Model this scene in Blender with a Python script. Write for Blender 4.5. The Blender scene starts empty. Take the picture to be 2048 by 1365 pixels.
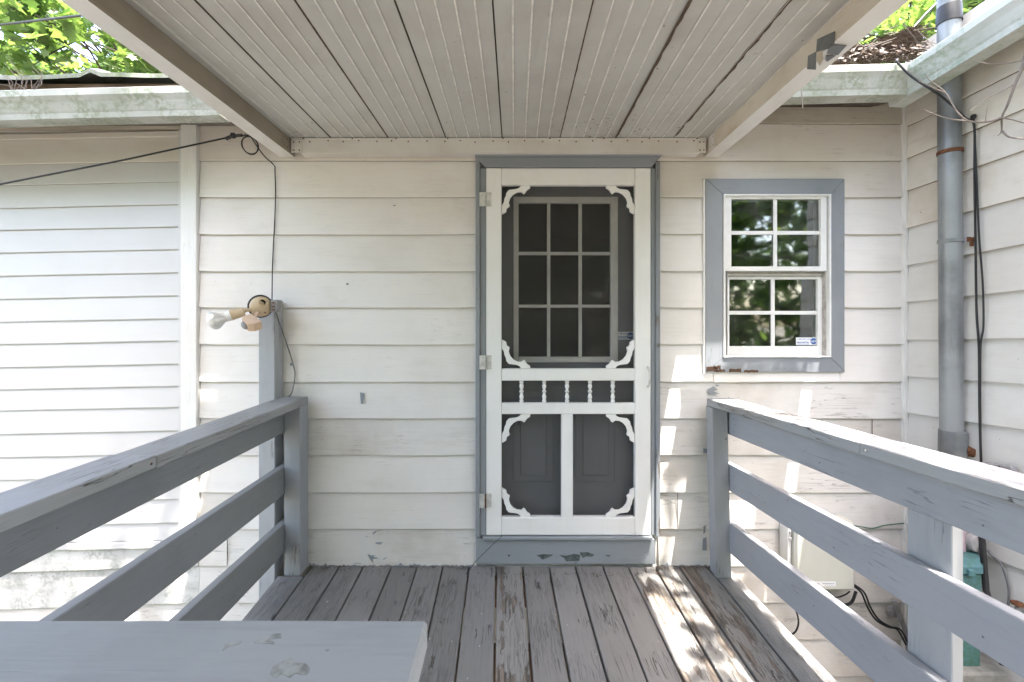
import bpy, bmesh, math, random
from mathutils import Vector, Matrix, noise as mnoise
random.seed(7)
R = math.radians
scene = bpy.context.scene
C = scene.collection

# ------------------------------------------------------------------ camera
F = 880.0                      # focal length in pixels of a 2048 px wide picture
PX, PY = 1015.0, 640.0         # principal point
CAMZ = 1.36
D = 880.0/361.0                # distance of the house wall
cam = bpy.data.cameras.new('camera')
cam.sensor_width = 36.0
cam.lens = 36.0*F/2048.0
cam.shift_x = (1024.0-PX)/2048.0
cam.shift_y = (PY-682.5)/2048.0
cam.clip_start = 0.02; cam.clip_end = 400
camo = bpy.data.objects.new('camera', cam); C.objects.link(camo)
camo.location = (0, 0, CAMZ); camo.rotation_euler = (R(90), 0, 0)
scene.camera = camo
cam.dof.use_dof = True; cam.dof.focus_distance = 2.3; cam.dof.aperture_fstop = 9.0

# ------------------------------------------------------------------ light
SUN = Vector((0.20, -0.22, 1.0)).normalized()
elev = math.asin(SUN.z); azim = math.atan2(SUN.x, SUN.y)
w = bpy.data.worlds.new('World'); scene.world = w; w.use_nodes = True
nt = w.node_tree; nt.nodes.clear()
sky = nt.nodes.new('ShaderNodeTexSky'); sky.sky_type = 'NISHITA'; sky.sun_disc = False
sky.sun_elevation = elev; sky.sun_rotation = azim
sky.air_density = 1.0; sky.dust_density = 3.0; sky.ozone_density = 0.6
bg = nt.nodes.new('ShaderNodeBackground'); bg.inputs['Strength'].default_value = 0.15
wo = nt.nodes.new('ShaderNodeOutputWorld')
wbm = nt.nodes.new('ShaderNodeMix'); wbm.data_type = 'RGBA'; wbm.blend_type = 'MULTIPLY'
wbm.inputs[0].default_value = 1; wbm.inputs[7].default_value = (1.10, 1.0, .93, 1)      # warm white balance on the sky colour
nt.links.new(sky.outputs[0], wbm.inputs[6]); nt.links.new(wbm.outputs[2], bg.inputs[0]); nt.links.new(bg.outputs[0], wo.inputs[0])
sl = bpy.data.lights.new('sun', 'SUN'); sl.energy = 2.0; sl.angle = R(0.5); sl.color = (1, .955, .89)
so = bpy.data.objects.new('sun', sl); C.objects.link(so)
so.rotation_euler = SUN.to_track_quat('Z', 'Y').to_euler(); so.location = (2, -2, 10)
scene.view_settings.view_transform = 'Standard'; scene.view_settings.look = 'None'
scene.view_settings.gamma = 1; scene.view_settings.use_curve_mapping = False
scene.view_settings.exposure = 3.68
try:
    scene.cycles.max_bounces = 10; scene.cycles.diffuse_bounces = 6
    scene.cycles.transparent_max_bounces = 24
except Exception: pass

# ------------------------------------------------------------------ helpers
def P(px, py, Y=D):
    """world point seen at photo pixel (px, py) at depth Y"""
    return Vector(((px-PX)/F*Y, Y, CAMZ-(py-PY)/F*Y))
DS = 29/F                       # the deck falls 3 % away from the house
def DK(px, py):
    Y = (CAMZ+DS*D)/((py-PY)/F+DS)
    return P(px, py, Y)
def vp(px, py):
    return Vector(((px-PX)/F, 1.0, -(py-PY)/F))

class MB:
    def __init__(s): s.v = []; s.f = []; s.m = []; s.mi = 0
    def add(s, vs, fs):
        o = len(s.v); s.v += [tuple(x) for x in vs]
        for f in fs: s.f.append(tuple(i+o for i in f)); s.m.append(s.mi)
        return s
    def hexa(s, p):            # p: 4 bottom (ccw seen from above), 4 top
        return s.add(p, [(3,2,1,0),(4,5,6,7),(0,1,5,4),(1,2,6,5),(2,3,7,6),(3,0,4,7)])
    def box(s, x0, x1, y0, y1, z0, z1):
        return s.hexa([(x0,y0,z0),(x1,y0,z0),(x1,y1,z0),(x0,y1,z0),(x0,y0,z1),(x1,y0,z1),(x1,y1,z1),(x0,y1,z1)])
    def pbox(s, px0, px1, py0, py1, Y0, Y1):   # front face at depth Y0 covers the pixels
        a = P(px0, py1, Y0); b = P(px1, py0, Y0)
        return s.box(a.x, b.x, Y0, Y1, a.z, b.z)
    def tube(s, pts, r, n=8, cap=True):
        pts = [Vector(p) for p in pts]; rs = r if isinstance(r, (list, tuple)) else [r]*len(pts)
        rings = []; u = None
        for i, p in enumerate(pts):
            t = (pts[min(i+1, len(pts)-1)]-pts[max(i-1, 0)])
            if t.length < 1e-9: t = Vector((0,0,1))
            t.normalize()
            if u is None: u = t.orthogonal().normalized()
            else:
                u = u - t*u.dot(t)
                u = u.normalized() if u.length > 1e-6 else t.orthogonal().normalized()
            v = t.cross(u)
            rings.append([p+(u*math.cos(2*math.pi*k/n)+v*math.sin(2*math.pi*k/n))*rs[i] for k in range(n)])
        vs = [q for rg in rings for q in rg]; fs = []
        for i in range(len(pts)-1):
            for k in range(n):
                fs.append((i*n+k, i*n+(k+1)%n, (i+1)*n+(k+1)%n, (i+1)*n+k))
        if cap:
            fs.append(tuple(reversed(range(n)))); fs.append(tuple((len(pts)-1)*n+k for k in range(n)))
        return s.add(vs, fs)
    def lathe(s, prof, base, axis=Vector((0,0,1)), n=14):
        axis = Vector(axis).normalized(); base = Vector(base)
        pts = [base+axis*h for h, r in prof]
        return s.tube_fixed(pts, [max(r, 1e-4) for h, r in prof], axis, n)
    def tube_fixed(s, pts, rs, t, n):
        u = t.orthogonal().normalized(); v = t.cross(u); vs = []; fs = []
        for p, r in zip(pts, rs):
            vs += [p+(u*math.cos(2*math.pi*k/n)+v*math.sin(2*math.pi*k/n))*r for k in range(n)]
        for i in range(len(pts)-1):
            for k in range(n): fs.append((i*n+k, i*n+(k+1)%n, (i+1)*n+(k+1)%n, (i+1)*n+k))
        fs.append(tuple(reversed(range(n)))); fs.append(tuple((len(pts)-1)*n+k for k in range(n)))
        return s.add(vs, fs)
    def prism(s, poly, vec):   # poly: 3-D points, extruded by vec
        poly = [Vector(p) for p in poly]; vec = Vector(vec); n = len(poly)
        return s.add(poly+[p+vec for p in poly],
                     [tuple(range(n)), tuple(reversed(range(n, 2*n)))]+[(i, n+i, n+(i+1)%n, (i+1)%n) for i in range(n)])
    def build(s, name, mats, parent=None, bevel=0.0, smooth=False, sub=None):
        me = bpy.data.meshes.new(name)
        off = Vector((0,0,0))
        if parent is not None: off = world_loc(parent)
        me.from_pydata([(x-off.x, y-off.y, z-off.z) for x, y, z in s.v], [], s.f)
        if not isinstance(mats, (list, tuple)): mats = [mats]
        for m in mats: me.materials.append(m)
        if len(mats) > 1:
            for p, mi in zip(me.polygons, s.m): p.material_index = mi
        bm = bmesh.new(); bm.from_mesh(me)
        bmesh.ops.recalc_face_normals(bm, faces=bm.faces)
        if bevel > 0:
            es = [e for e in bm.edges if len(e.link_faces) == 2 and e.calc_face_angle(0) > 0.6]
            bmesh.ops.bevel(bm, geom=es, offset=bevel, segments=1, affect='EDGES', profile=0.6)
        bm.to_mesh(me); bm.free()
        if smooth:
            for p in me.polygons: p.use_smooth = True
            try: me.set_sharp_from_angle(angle=R(40))
            except Exception: pass
        o = bpy.data.objects.new(name, me); C.objects.link(o)
        if parent is not None: o.parent = parent
        return o
def world_loc(o):
    l = Vector(o.location); p = o.parent
    while p: l += Vector(p.location); p = p.parent
    return l
def thing(name, label, cat, loc=(0,0,0), group=None):
    o = bpy.data.objects.new(name, None); C.objects.link(o); o.location = loc
    o.empty_display_size = .1
    o['label'] = label; o['category'] = cat
    if group: o['group'] = group
    return o
def tag(o, label=None, cat=None, group=None, kind=None):
    if label: o['label'] = label
    if cat: o['category'] = cat
    if group: o['group'] = group
    if kind: o['kind'] = kind
    return o
def copy(o, loc, parent):
    c = o.copy(); C.objects.link(c); c.parent = parent; c.location = loc
    return c
def bez(p, n=8):
    """Catmull-Rom through points"""
    p = [Vector(q) for q in p]; q = [2*p[0]-p[1]]+p+[2*p[-1]-p[-2]]; out = []
    for i in range(1, len(q)-2):
        for k in range(n):
            t = k/n; a, b, c, d = q[i-1], q[i], q[i+1], q[i+2]
            out.append(.5*((2*b)+(-a+c)*t+(2*a-5*b+4*c-d)*t*t+(-a+3*b-3*c+d)*t**3))
    out.append(p[-1]); return out

# ------------------------------------------------------------------ materials
def new_mat(name):
    m = bpy.data.materials.new(name); m.use_nodes = True
    return m, m.node_tree, m.node_tree.nodes['Principled BSDF']
class NT:
    def __init__(s, nt): s.nt = nt
    def n(s, typ, **kw):
        x = s.nt.nodes.new(typ)
        for k, v in kw.items(): setattr(x, k, v)
        return x
    def l(s, a, b): s.nt.links.new(a, b)
    def math(s, op, a, b=None, c=None, clamp=False):
        x = s.n('ShaderNodeMath', operation=op); x.use_clamp = clamp
        for i, v in enumerate((a, b, c)):
            if v is None: continue
            if isinstance(v, (int, float)): x.inputs[i].default_value = v
            else: s.l(v, x.inputs[i])
        return x.outputs[0]
    def mix(s, fac, a, b, blend='MIX'):
        x = s.n('ShaderNodeMix', data_type='RGBA', blend_type=blend)
        for sock, v in ((x.inputs[0], fac), (x.inputs[6], a), (x.inputs[7], b)):
            if isinstance(v, (int, float)): sock.default_value = v
            elif isinstance(v, tuple): sock.default_value = (*v, 1)
            else: s.l(v, sock)
        return x.outputs[2]
    def noise(s, vec, scale, detail=5, rough=.55):
        x = s.n('ShaderNodeTexNoise'); x.inputs['Scale'].default_value = scale
        x.inputs['Detail'].default_value = detail; x.inputs['Roughness'].default_value = rough
        if vec is not None: s.l(vec, x.inputs['Vector'])
        return x.outputs[0]
    def map(s, vec, scale):
        x = s.n('ShaderNodeMapping'); x.inputs['Scale'].default_value = scale; s.l(vec, x.inputs['Vector'])
        return x.outputs[0]
    def step(s, v, lo, hi):
        x = s.n('ShaderNodeMapRange'); x.interpolation_type = 'SMOOTHSTEP'
        x.inputs[1].default_value = lo; x.inputs[2].default_value = hi; s.l(v, x.inputs[0])
        return x.outputs[0]
def coords(N, rnd=True):
    tc = N.n('ShaderNodeTexCoord'); v = tc.outputs['Object']
    if rnd:
        oi = N.n('ShaderNodeObjectInfo')
        cx = N.n('ShaderNodeCombineXYZ'); a = N.math('MULTIPLY', oi.outputs['Random'], 37.0)
        N.l(a, cx.inputs[0]); N.l(N.math('MULTIPLY', oi.outputs['Random'], 91.0), cx.inputs[1])
        va = N.n('ShaderNodeVectorMath', operation='ADD'); N.l(v, va.inputs[0]); N.l(cx.outputs[0], va.inputs[1])
        return va.outputs[0], v, oi.outputs['Random']
    return v, v, None
def stretch(axis, along, across):
    return tuple(along if a == axis else across for a in 'XYZ')

def paint(name, base, dirt=None, dirt_amt=.35, axis='X', grain=.25, rough=.6, wear=None, wear_t=.62, speck=0.0,
          crack=0.0, var=.05, blotches=(), speckcol=(.08,.07,.06), grain_scale=70, wear2=None, moss=None, bump=.4, topdirt=None):
    """painted / weathered surface: base coat, large-scale dirt, wood grain along `axis`, paint flaked off, specks, cracks"""
    m, nt, b = new_mat(name); N = NT(nt); v, v0, rnd = coords(N)
    dirt = dirt or tuple(c*.7 for c in base)
    big = N.noise(v, 2.2, 6, .6); col = N.mix(N.math('MULTIPLY', N.step(big, .42, .72), dirt_amt), base, dirt)
    mid = N.noise(N.map(v, stretch(axis, 3, 14)), 1.0, 6, .65)
    col = N.mix(N.math('MULTIPLY', N.step(mid, .5, .75), dirt_amt*.7), col, dirt)
    g = N.noise(N.map(v, stretch(axis, 4, grain_scale)), 1.0, 5, .6)
    col = N.mix(N.math('MULTIPLY', N.step(g, .52, .7), min(1, grain*.5)), col, tuple(c*.72 for c in base))
    height = N.math('MULTIPLY', g, grain)
    if crack > 0:
        cn = N.noise(N.map(v, stretch(axis, 2.2, 38)), 1.0, 3, .5)
        line = N.math('ABSOLUTE', N.math('SUBTRACT', cn, .5))
        gate = N.step(N.noise(v, 5, 2), .5, .62)
        cr = N.math('MULTIPLY', N.math('SUBTRACT', 1.0, N.step(line, .0, .012)), gate)
        cr = N.math('MULTIPLY', cr, crack)
        col = N.mix(cr, col, (.05,.045,.04)); height = N.math('SUBTRACT', height, N.math('MULTIPLY', cr, 1.5))
    if crack >= .9:
        c2 = N.noise(N.map(v, stretch(axis, 3.0, 105)), 1.0, 4, .6)
        l2 = N.math('SUBTRACT', 1.0, N.step(N.math('ABSOLUTE', N.math('SUBTRACT', c2, .5)), .0, .03))
        l2 = N.math('MULTIPLY', N.math('MULTIPLY', l2, N.step(N.noise(v, 3.3, 3), .45, .62)), .42)
        col = N.mix(l2, col, tuple(c*.35 for c in base)); height = N.math('SUBTRACT', height, l2)
    if wear:
        wn = N.noise(N.map(v, stretch(axis, 3.2, 17)), 1.0, 9, .68)
        wm = N.step(wn, wear_t, wear_t+.035)
        wc = N.mix(N.step(N.noise(N.map(v, stretch(axis, 5, 90)), 1.0, 4, .6), .35, .65), wear, wear2 or tuple(c*.55 for c in wear))
        col = N.mix(wm, col, wc); height = N.math('SUBTRACT', height, N.math('MULTIPLY', wm, .9))
    if speck > 0:
        sn = N.noise(v, 55, 3, .5)
        col = N.mix(N.math('MULTIPLY', N.step(sn, .80-speck*.1, .84-speck*.1), .8), col, speckcol)
    if moss:
        mn = N.math('MULTIPLY', N.step(N.noise(v, 7, 8, .7), .42, .58), N.step(N.noise(v, 60, 4, .6), .35, .6))
        col = N.mix(N.math('MULTIPLY', mn, .75), col, moss)
    for (c, r, colr, amt, sc) in blotches:   # stains: position in object space, radius, colour
        d = N.n('ShaderNodeVectorMath', operation='DISTANCE'); N.l(v0, d.inputs[0]); d.inputs[1].default_value = c
        k = N.math('SUBTRACT', 1.0, N.step(d.outputs['Value'], r*.2, r))
        nn = N.math('ADD', N.math('MULTIPLY', N.noise(v0, sc*.18, 5, .6), .5), N.math('MULTIPLY', N.noise(v0, sc, 6, .7), .5))
        k = N.step(N.math('ADD', N.math('MULTIPLY', k, .35), N.math('MULTIPLY', nn, .75)), .68, .76) if amt > 0 else k
        col = N.mix(N.math('MULTIPLY', k, amt), col, colr)
    hsv = N.n('ShaderNodeHueSaturation'); N.l(col, hsv.inputs['Color'])
    N.l(N.math('MULTIPLY_ADD', rnd, var*2, 1-var), hsv.inputs['Value'])
    N.l(hsv.outputs[0], b.inputs['Base Color'])
    b.inputs['Roughness'].default_value = rough; b.inputs['Specular IOR Level'].default_value = .35
    bp = N.n('ShaderNodeBump'); bp.inputs['Strength'].default_value = bump; bp.inputs['Distance'].default_value = .004
    N.l(height, bp.inputs['Height']); N.l(bp.outputs[0], b.inputs['Normal'])
    return m
def plain(name, col, rough=.5, metal=0.0, var=.15, scale=20, spec=.4):
    m, nt, b = new_mat(name); N = NT(nt); v, v0, rnd = coords(N)
    n = N.noise(v, scale, 5, .65)
    N.l(N.mix(N.step(n, .35, .7), col, tuple(c*(1-var*2) for c in col)), b.inputs['Base Color'])
    b.inputs['Roughness'].default_value = rough; b.inputs['Metallic'].default_value = metal
    b.inputs['Specular IOR Level'].default_value = spec
    bp = N.n('ShaderNodeBump'); bp.inputs['Strength'].default_value = .15; bp.inputs['Distance'].default_value = .002
    N.l(n, bp.inputs['Height']); N.l(bp.outputs[0], b.inputs['Normal'])
    return m

M = {}
def HL(px, py): return ((px-PX)/361.0, -.012, CAMZ-(py-PY)/361.0+1.1)     # point of the wall in the house's own space
def NL(x, y): return (x+.6, y-.54, .947)
NB = []
SB = [(HL(727,796), .022, (.25,.30,.35), .9, 60), (HL(745,1112), .05, (.28,.33,.38), .9, 45),
      (HL(1430,786), .045, (.25,.30,.34), .9, 50), (HL(1404,1085), .05, (.25,.28,.32), .9, 70)]
M['siding'] = paint('white_siding_paint', (.755,.72,.685), (.58,.53,.47), .35, 'X', .30, .55, speck=.35, var=.035, grain_scale=110, bump=.35, crack=.12, blotches=SB)
M['siding_top'] = paint('yellowed_siding_paint', (.70,.65,.60), (.55,.48,.41), .5, 'X', .35, .55, speck=.4, var=.03, grain_scale=110, bump=.4, crack=.2)
M['butt'] = plain('grimy_shaded_board_edge', (.20,.17,.135), .8, var=.3)  # brown grime; on board undersides it also paints in the shadow line
M['siding_old'] = paint('flaking_siding_paint', (.70,.67,.635), (.48,.43,.37), .6, 'X', .6, .6, wear=(.30,.34,.38), wear_t=.70, speck=.5, var=.03, grain_scale=120, crack=.5)
M['frieze'] = paint('dirty_frieze_paint', (.52,.48,.41), (.33,.29,.23), .8, 'X', 1.0, .7, crack=.4, grain_scale=130)
M['siding_y'] = paint('white_side_siding_paint', (.66,.645,.62), (.50,.45,.39), .35, 'Y', .3, .55, speck=.45, var=.02, grain_scale=110, bump=.35)
M['siding_y_dirty'] = paint('yellowed_side_siding_paint', (.70,.66,.60), (.45,.38,.29), .6, 'Y', .3, .55, speck=.45, var=.02, grain_scale=110, bump=.35)
M['vinyl'] = paint('white_vinyl', (.57,.565,.56), (.49,.475,.455), .3, 'X', .1, .35, speck=.12, var=.015, bump=.15)
M['vinyl_dirty'] = paint('yellowed_vinyl', (.64,.61,.56), (.55,.49,.40), .5, 'X', .1, .4, speck=.2, var=.015, bump=.15)
M['stained'] = paint('mildewed_board', (.62,.61,.58), (.36,.36,.34), .9, 'X', .3, .7, speck=.9, moss=(.3,.31,.28))
M['trim_white'] = paint('white_trim_paint', (.74,.735,.71), (.55,.5,.44), .25, 'Z', .35, .5, speck=.1, crack=.2, bump=.3)
M['door_white'] = paint('screen_door_white', (.81,.80,.78), (.66,.62,.56), .25, 'Z', .12, .4, speck=.05, var=.01, bump=.2)
M['blue_trim'] = paint('blue_grey_trim_paint', (.27,.285,.305), (.17,.19,.215), .35, 'X', .3, .5, wear=(.30,.27,.22), wear_t=.79, crack=.25, bump=.35)
M['blue_trim_z'] = paint('blue_grey_jamb_paint', (.27,.285,.305), (.17,.19,.21), .4, 'Z', .35, .5, wear=(.20,.18,.15), wear_t=.74, crack=.35, bump=.4)
M['casing_peeled'] = paint('peeling_jamb_paint', (.25,.265,.28), (.17,.19,.21), .4, 'Z', .4, .6, wear=(.22,.20,.18), wear_t=.53, wear2=(.10,.08,.06), crack=.6, bump=.6)
M['sill'] = paint('chipped_sill_paint', (.27,.29,.31), (.2,.215,.23), .3, 'X', .3, .5, blotches=[(HL(1090,1113),.06,(.09,.11,.10),1,30),(HL(1150,1113),.07,(.09,.11,.10),1,34),(HL(1000,1118),.03,(.09,.11,.10),1,40),(HL(1215,1114),.03,(.09,.11,.10),1,40)], wear=(.10,.115,.115), wear_t=.70, wear2=(.07,.08,.08), crack=.3)
M['underpaint'] = plain('old_beige_paint', (.31,.305,.27), .7, var=.25, scale=60)
M['fleck'] = plain('pale_fleck', (.50,.50,.48), .7)
M['chipdark'] = plain('dark_old_paint', (.11,.13,.125), .6, var=.3, scale=60)
M['rot'] = paint('rotten_wood', (.09,.05,.03), (.09,.05,.03), .8, 'X', .9, .8)
M['rail_y'] = paint('grey_rail_paint', (.325,.335,.36), (.25,.255,.265), .5, 'Y', .45, .55, wear=(.2,.18,.15), wear_t=.80, crack=.45, speck=.15, grain_scale=60, bump=.5)
M['rail_left'] = paint('shaded_grey_rail_paint', (.215,.218,.216), (.165,.165,.16), .5, 'Y', .45, .6, wear=(.2,.18,.15), wear_t=.84, crack=.3, speck=.2, grain_scale=60, bump=.5)  # darker rail paint, the left railing's shade put into the colour
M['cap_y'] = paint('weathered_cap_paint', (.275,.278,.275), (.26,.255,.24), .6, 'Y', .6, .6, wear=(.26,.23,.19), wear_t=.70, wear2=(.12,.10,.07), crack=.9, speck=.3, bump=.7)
M['cap_worn'] = paint('peeling_cap_paint', (.32,.33,.345), (.30,.29,.27), .6, 'Y', .6, .6, wear=(.33,.30,.26), wear_t=.60, wear2=(.22,.17,.11), crack=.8, speck=.3, bump=.8)
M['cap_x'] = paint('near_cap_paint', (.285,.284,.274), (.22,.22,.21), .8, 'X', .6, .6, blotches=NB, wear=(.42,.42,.38), wear_t=.76, wear2=(.36,.37,.35), crack=.1, speck=.15, bump=.5)
M['post_z'] = paint('grey_post_paint', (.30,.31,.325), (.25,.255,.265), .4, 'Z', .4, .55, wear=(.2,.17,.14), wear_t=.80, crack=.7, speck=.2, grain_scale=50, bump=.6)
M['post_light'] = paint('pale_grey_post_paint', (.36,.37,.385), (.27,.275,.28), .4, 'Z', .4, .55, crack=.7, speck=.2, grain_scale=50, bump=.5)
def deckmat(name, base, wt, wearc):
    return paint(name, base, (.19,.18,.17), .55, 'Y', .9, .62, wear=wearc, wear_t=wt, wear2=(.085,.075,.065), crack=.9, speck=.4, speckcol=(.42,.42,.40), grain_scale=45, var=.12, bump=.9)
M['deck_a'] = deckmat('deck_paint_sound', (.235,.228,.222), .70, (.165,.145,.13))
M['deck_b'] = deckmat('deck_paint_worn', (.215,.207,.20), .62, (.17,.145,.125))
M['deck_c'] = deckmat('deck_paint_bare', (.255,.245,.232), .52, (.235,.19,.155))
ceil_stain = []
M['pan'] = paint('grey_metal_ceiling', (.50,.495,.475), (.37,.345,.315), .6, 'Y', .05, .45, speck=.75, var=.03, speckcol=(.24,.2,.17), blotches=ceil_stain, bump=.1)
M['rib'] = plain('pale_rib_edge', (.78,.75,.71), .4)
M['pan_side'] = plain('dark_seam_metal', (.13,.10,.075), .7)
M['grime'] = plain('rusty_seam_dirt', (.14,.095,.065), .9, var=.4, scale=50)
M['speckdirt'] = plain('brown_specks', (.36,.31,.265), .9, var=.3, scale=40)
M['beam'] = paint('white_metal_beam', (.70,.685,.67), (.45,.40,.33), .45, 'Y', .1, .45, speck=.2, bump=.15, var=.01)
M['beam_tan'] = paint('tan_beam_face', (.30,.265,.215), (.20,.17,.13), .8, 'Y', .1, .5, speck=.2, bump=.15, var=.01)  # brown tone for the left beam's inner face and its plate
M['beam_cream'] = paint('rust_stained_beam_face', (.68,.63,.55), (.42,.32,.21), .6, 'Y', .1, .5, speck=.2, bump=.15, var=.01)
M['ledger'] = paint('dirty_ledger_metal', (.68,.655,.62), (.50,.43,.36), .5, 'X', .1, .45, speck=.6, bump=.15, speckcol=(.28,.2,.13))
M['gutter'] = paint('mossy_gutter_paint', (.45,.455,.425), (.25,.26,.21), .7, 'X', .1, .5, speck=.3, moss=(.22,.25,.17), bump=.25)
M['gutter_y'] = paint('mossy_side_gutter_paint', (.46,.47,.445), (.26,.28,.235), .7, 'Y', .1, .5, speck=.3, moss=(.21,.27,.19), bump=.25)
M['roofmetal'] = paint('mossy_roof_sheet', (.34,.34,.31), (.18,.20,.14), .8, 'X', .2, .6, moss=(.14,.18,.08))
M['shingle'] = plain('brown_roofing', (.10,.08,.065), .85)
M['fascia'] = paint('bare_fascia_wood', (.24,.16,.115), (.08,.05,.035), .7, 'X', .8, .8, crack=.6)
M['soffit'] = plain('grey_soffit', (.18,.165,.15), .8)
M['galv'] = paint('galvanised_steel', (.27,.285,.29), (.12,.125,.13), 1.0, 'Z', .2, .38, speck=.3, bump=.15)
M['galv'].node_tree.nodes['Principled BSDF'].inputs['Metallic'].default_value = .55
M['rust'] = plain('rusty_steel', (.20,.085,.04), .8, .3, .3, 60)
M['rubber'] = plain('black_cable', (.02,.02,.022), .5)
M['greycable'] = plain('grey_cable', (.17,.17,.18), .6)
M['dark'] = plain('dark_void', (.015,.014,.013), .9)
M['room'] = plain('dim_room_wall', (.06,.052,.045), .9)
M['beige'] = paint('beige_plastic', (.58,.46,.31), (.42,.27,.15), .9, 'X', .02, .4, speck=.3, bump=.1)
M['pinkbeige'] = paint('faded_beige_plastic', (.62,.45,.33), (.50,.33,.22), .6, 'X', .02, .4, bump=.1)
M['bulb'] = paint('tarnished_silver_bulb', (.66,.66,.64), (.28,.28,.27), .8, 'X', .05, .3, speck=.6, bump=.1)
M['galv'].node_tree.nodes['Principled BSDF'].inputs['Metallic'].default_value = .25
M['bulb'].node_tree.nodes['Principled BSDF'].inputs['Metallic'].default_value = .3
M['blackpl'] = plain('dark_plastic', (.035,.033,.035), .45)
M['box'] = paint('utility_box_beige', (.56,.56,.50), (.46,.45,.39), .4, 'Z', .03, .45, speck=.2, bump=.1)
M['teal'] = paint('teal_plastic', (.085,.18,.205), (.05,.15,.13), .7, 'Z', .1, .45, speck=.5, moss=(.05,.12,.07), bump=.2)
M['metergrey'] = plain('meter_grey', (.32,.31,.31), .6)
M['bark'] = plain('bark', (.09,.07,.055), .9, scale=30)
M['twig'] = plain('grey_twig', (.20,.165,.14), .8, scale=60)
M['steelwhite'] = plain('painted_hinge', (.68,.67,.63), .35, .2)
M['sticker_white'] = plain('sticker_white', (.78,.79,.80), .4, var=.02)
M['sticker_blue'] = plain('sticker_blue', (.03,.10,.32), .4, var=.02)
M['sticker_red'] = plain('sticker_red', (.28,.03,.03), .4, var=.02)
M['sticker_grey'] = plain('sticker_grey', (.15,.15,.18), .4, var=.02)
M['entry'] = paint('dark_grey_entry_door', (.20,.205,.22), (.16,.16,.17), .3, 'Z', .05, .4, speck=.2, bump=.1)
M['lite'] = plain('entry_window_frame', (.72,.70,.66), .45, var=.05)
M['sash'] = plain('white_sash', (.76,.76,.74), .4, var=.04)
M['sash_grey'] = plain('grey_sash_track', (.45,.42,.38), .5, var=.2)  # darker than the sashes, for the track and weather strips
def glassmat(name, refl=.12, tint=(.8,.85,.82)):
    m, nt, b = new_mat(name); N = NT(nt)
    nt.nodes.remove(b); out = nt.nodes['Material Output']
    t = N.n('ShaderNodeBsdfTransparent'); t.inputs[0].default_value = (*tint, 1)
    g = N.n('ShaderNodeBsdfGlossy'); g.inputs['Roughness'].default_value = .035
    fr = N.n('ShaderNodeFresnel'); fr.inputs[0].default_value = 1.5
    f = N.math('ADD', fr.outputs[0], refl, clamp=True)
    mx = N.n('ShaderNodeMixShader'); N.l(f, mx.inputs[0]); N.l(t.outputs[0], mx.inputs[1]); N.l(g.outputs[0], mx.inputs[2])
    d = N.n('ShaderNodeBsdfDiffuse'); d.inputs[0].default_value = (.55,.55,.5,1)     # film of dust
    mx2 = N.n('ShaderNodeMixShader'); tc = N.n('ShaderNodeTexCoord')
    N.l(N.math('MULTIPLY', N.step(N.noise(tc.outputs['Object'], 6, 5), .4, .75), .05), mx2.inputs[0])
    N.l(mx.outputs[0], mx2.inputs[1]); N.l(d.outputs[0], mx2.inputs[2]); N.l(mx2.outputs[0], out.inputs[0])
    bpn = N.n('ShaderNodeBump'); bpn.inputs['Strength'].default_value = .12; bpn.inputs['Distance'].default_value = .01
    N.l(N.noise(tc.outputs['Object'], 3, 2), bpn.inputs['Height']); N.l(bpn.outputs[0], g.inputs['Normal'])
    return m
M['glass'] = glassmat('window_glass', .10)
M['glass_door'] = glassmat('entry_door_glass', -.028)
def screenmat():
    m, nt, b = new_mat('insect_screen'); N = NT(nt); nt.nodes.remove(b); out = nt.nodes['Material Output']
    t = N.n('ShaderNodeBsdfTransparent'); d = N.n('ShaderNodeBsdfDiffuse'); d.inputs[0].default_value = (.09,.085,.08,1)
    mx = N.n('ShaderNodeMixShader'); tc = N.n('ShaderNodeTexCoord')
    n = N.noise(tc.outputs['Object'], 4, 3)
    N.l(N.math('MULTIPLY_ADD', n, .10, .16), mx.inputs[0])
    N.l(t.outputs[0], mx.inputs[1]); N.l(d.outputs[0], mx.inputs[2]); N.l(mx.outputs[0], out.inputs[0])
    return m
M['screen'] = screenmat()
def leafmat(name, c1, c2, c3, tr=(2.3,2.15,1.25)):
    m, nt, b = new_mat(name); N = NT(nt); nt.nodes.remove(b); out = nt.nodes['Material Output']
    g = N.n('ShaderNodeNewGeometry'); cr = N.n('ShaderNodeValToRGB')
    e = cr.color_ramp.elements; e[0].color = (*c1, 1); e[1].color = (*c3, 1); x = e.new(.5); x.color = (*c2, 1)
    N.l(g.outputs['Random Per Island'], cr.inputs[0])
    d = N.n('ShaderNodeBsdfPrincipled'); N.l(cr.outputs[0], d.inputs['Base Color']); d.inputs['Roughness'].default_value = .45
    t = N.n('ShaderNodeBsdfTranslucent')
    N.l(N.mix(1.0, cr.outputs[0], tr, 'MULTIPLY'), t.inputs[0])
    mx = N.n('ShaderNodeMixShader'); mx.inputs[0].default_value = .5
    N.l(d.outputs[0], mx.inputs[1]); N.l(t.outputs[0], mx.inputs[2]); N.l(mx.outputs[0], out.inputs[0])
    return m
M['leaf'] = leafmat('green_leaves', (.025,.06,.018), (.075,.14,.04), (.16,.23,.08))
M['leaf_dark'] = leafmat('dark_green_leaves', (.03,.075,.015), (.06,.12,.03), (.10,.17,.045))
M['blossom'] = plain('pink_blossom', (.55,.12,.22), .6)
M['needles'] = leafmat('dry_needles', (.085,.055,.04), (.17,.12,.085), (.30,.26,.21), (.5,.5,.5))

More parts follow.
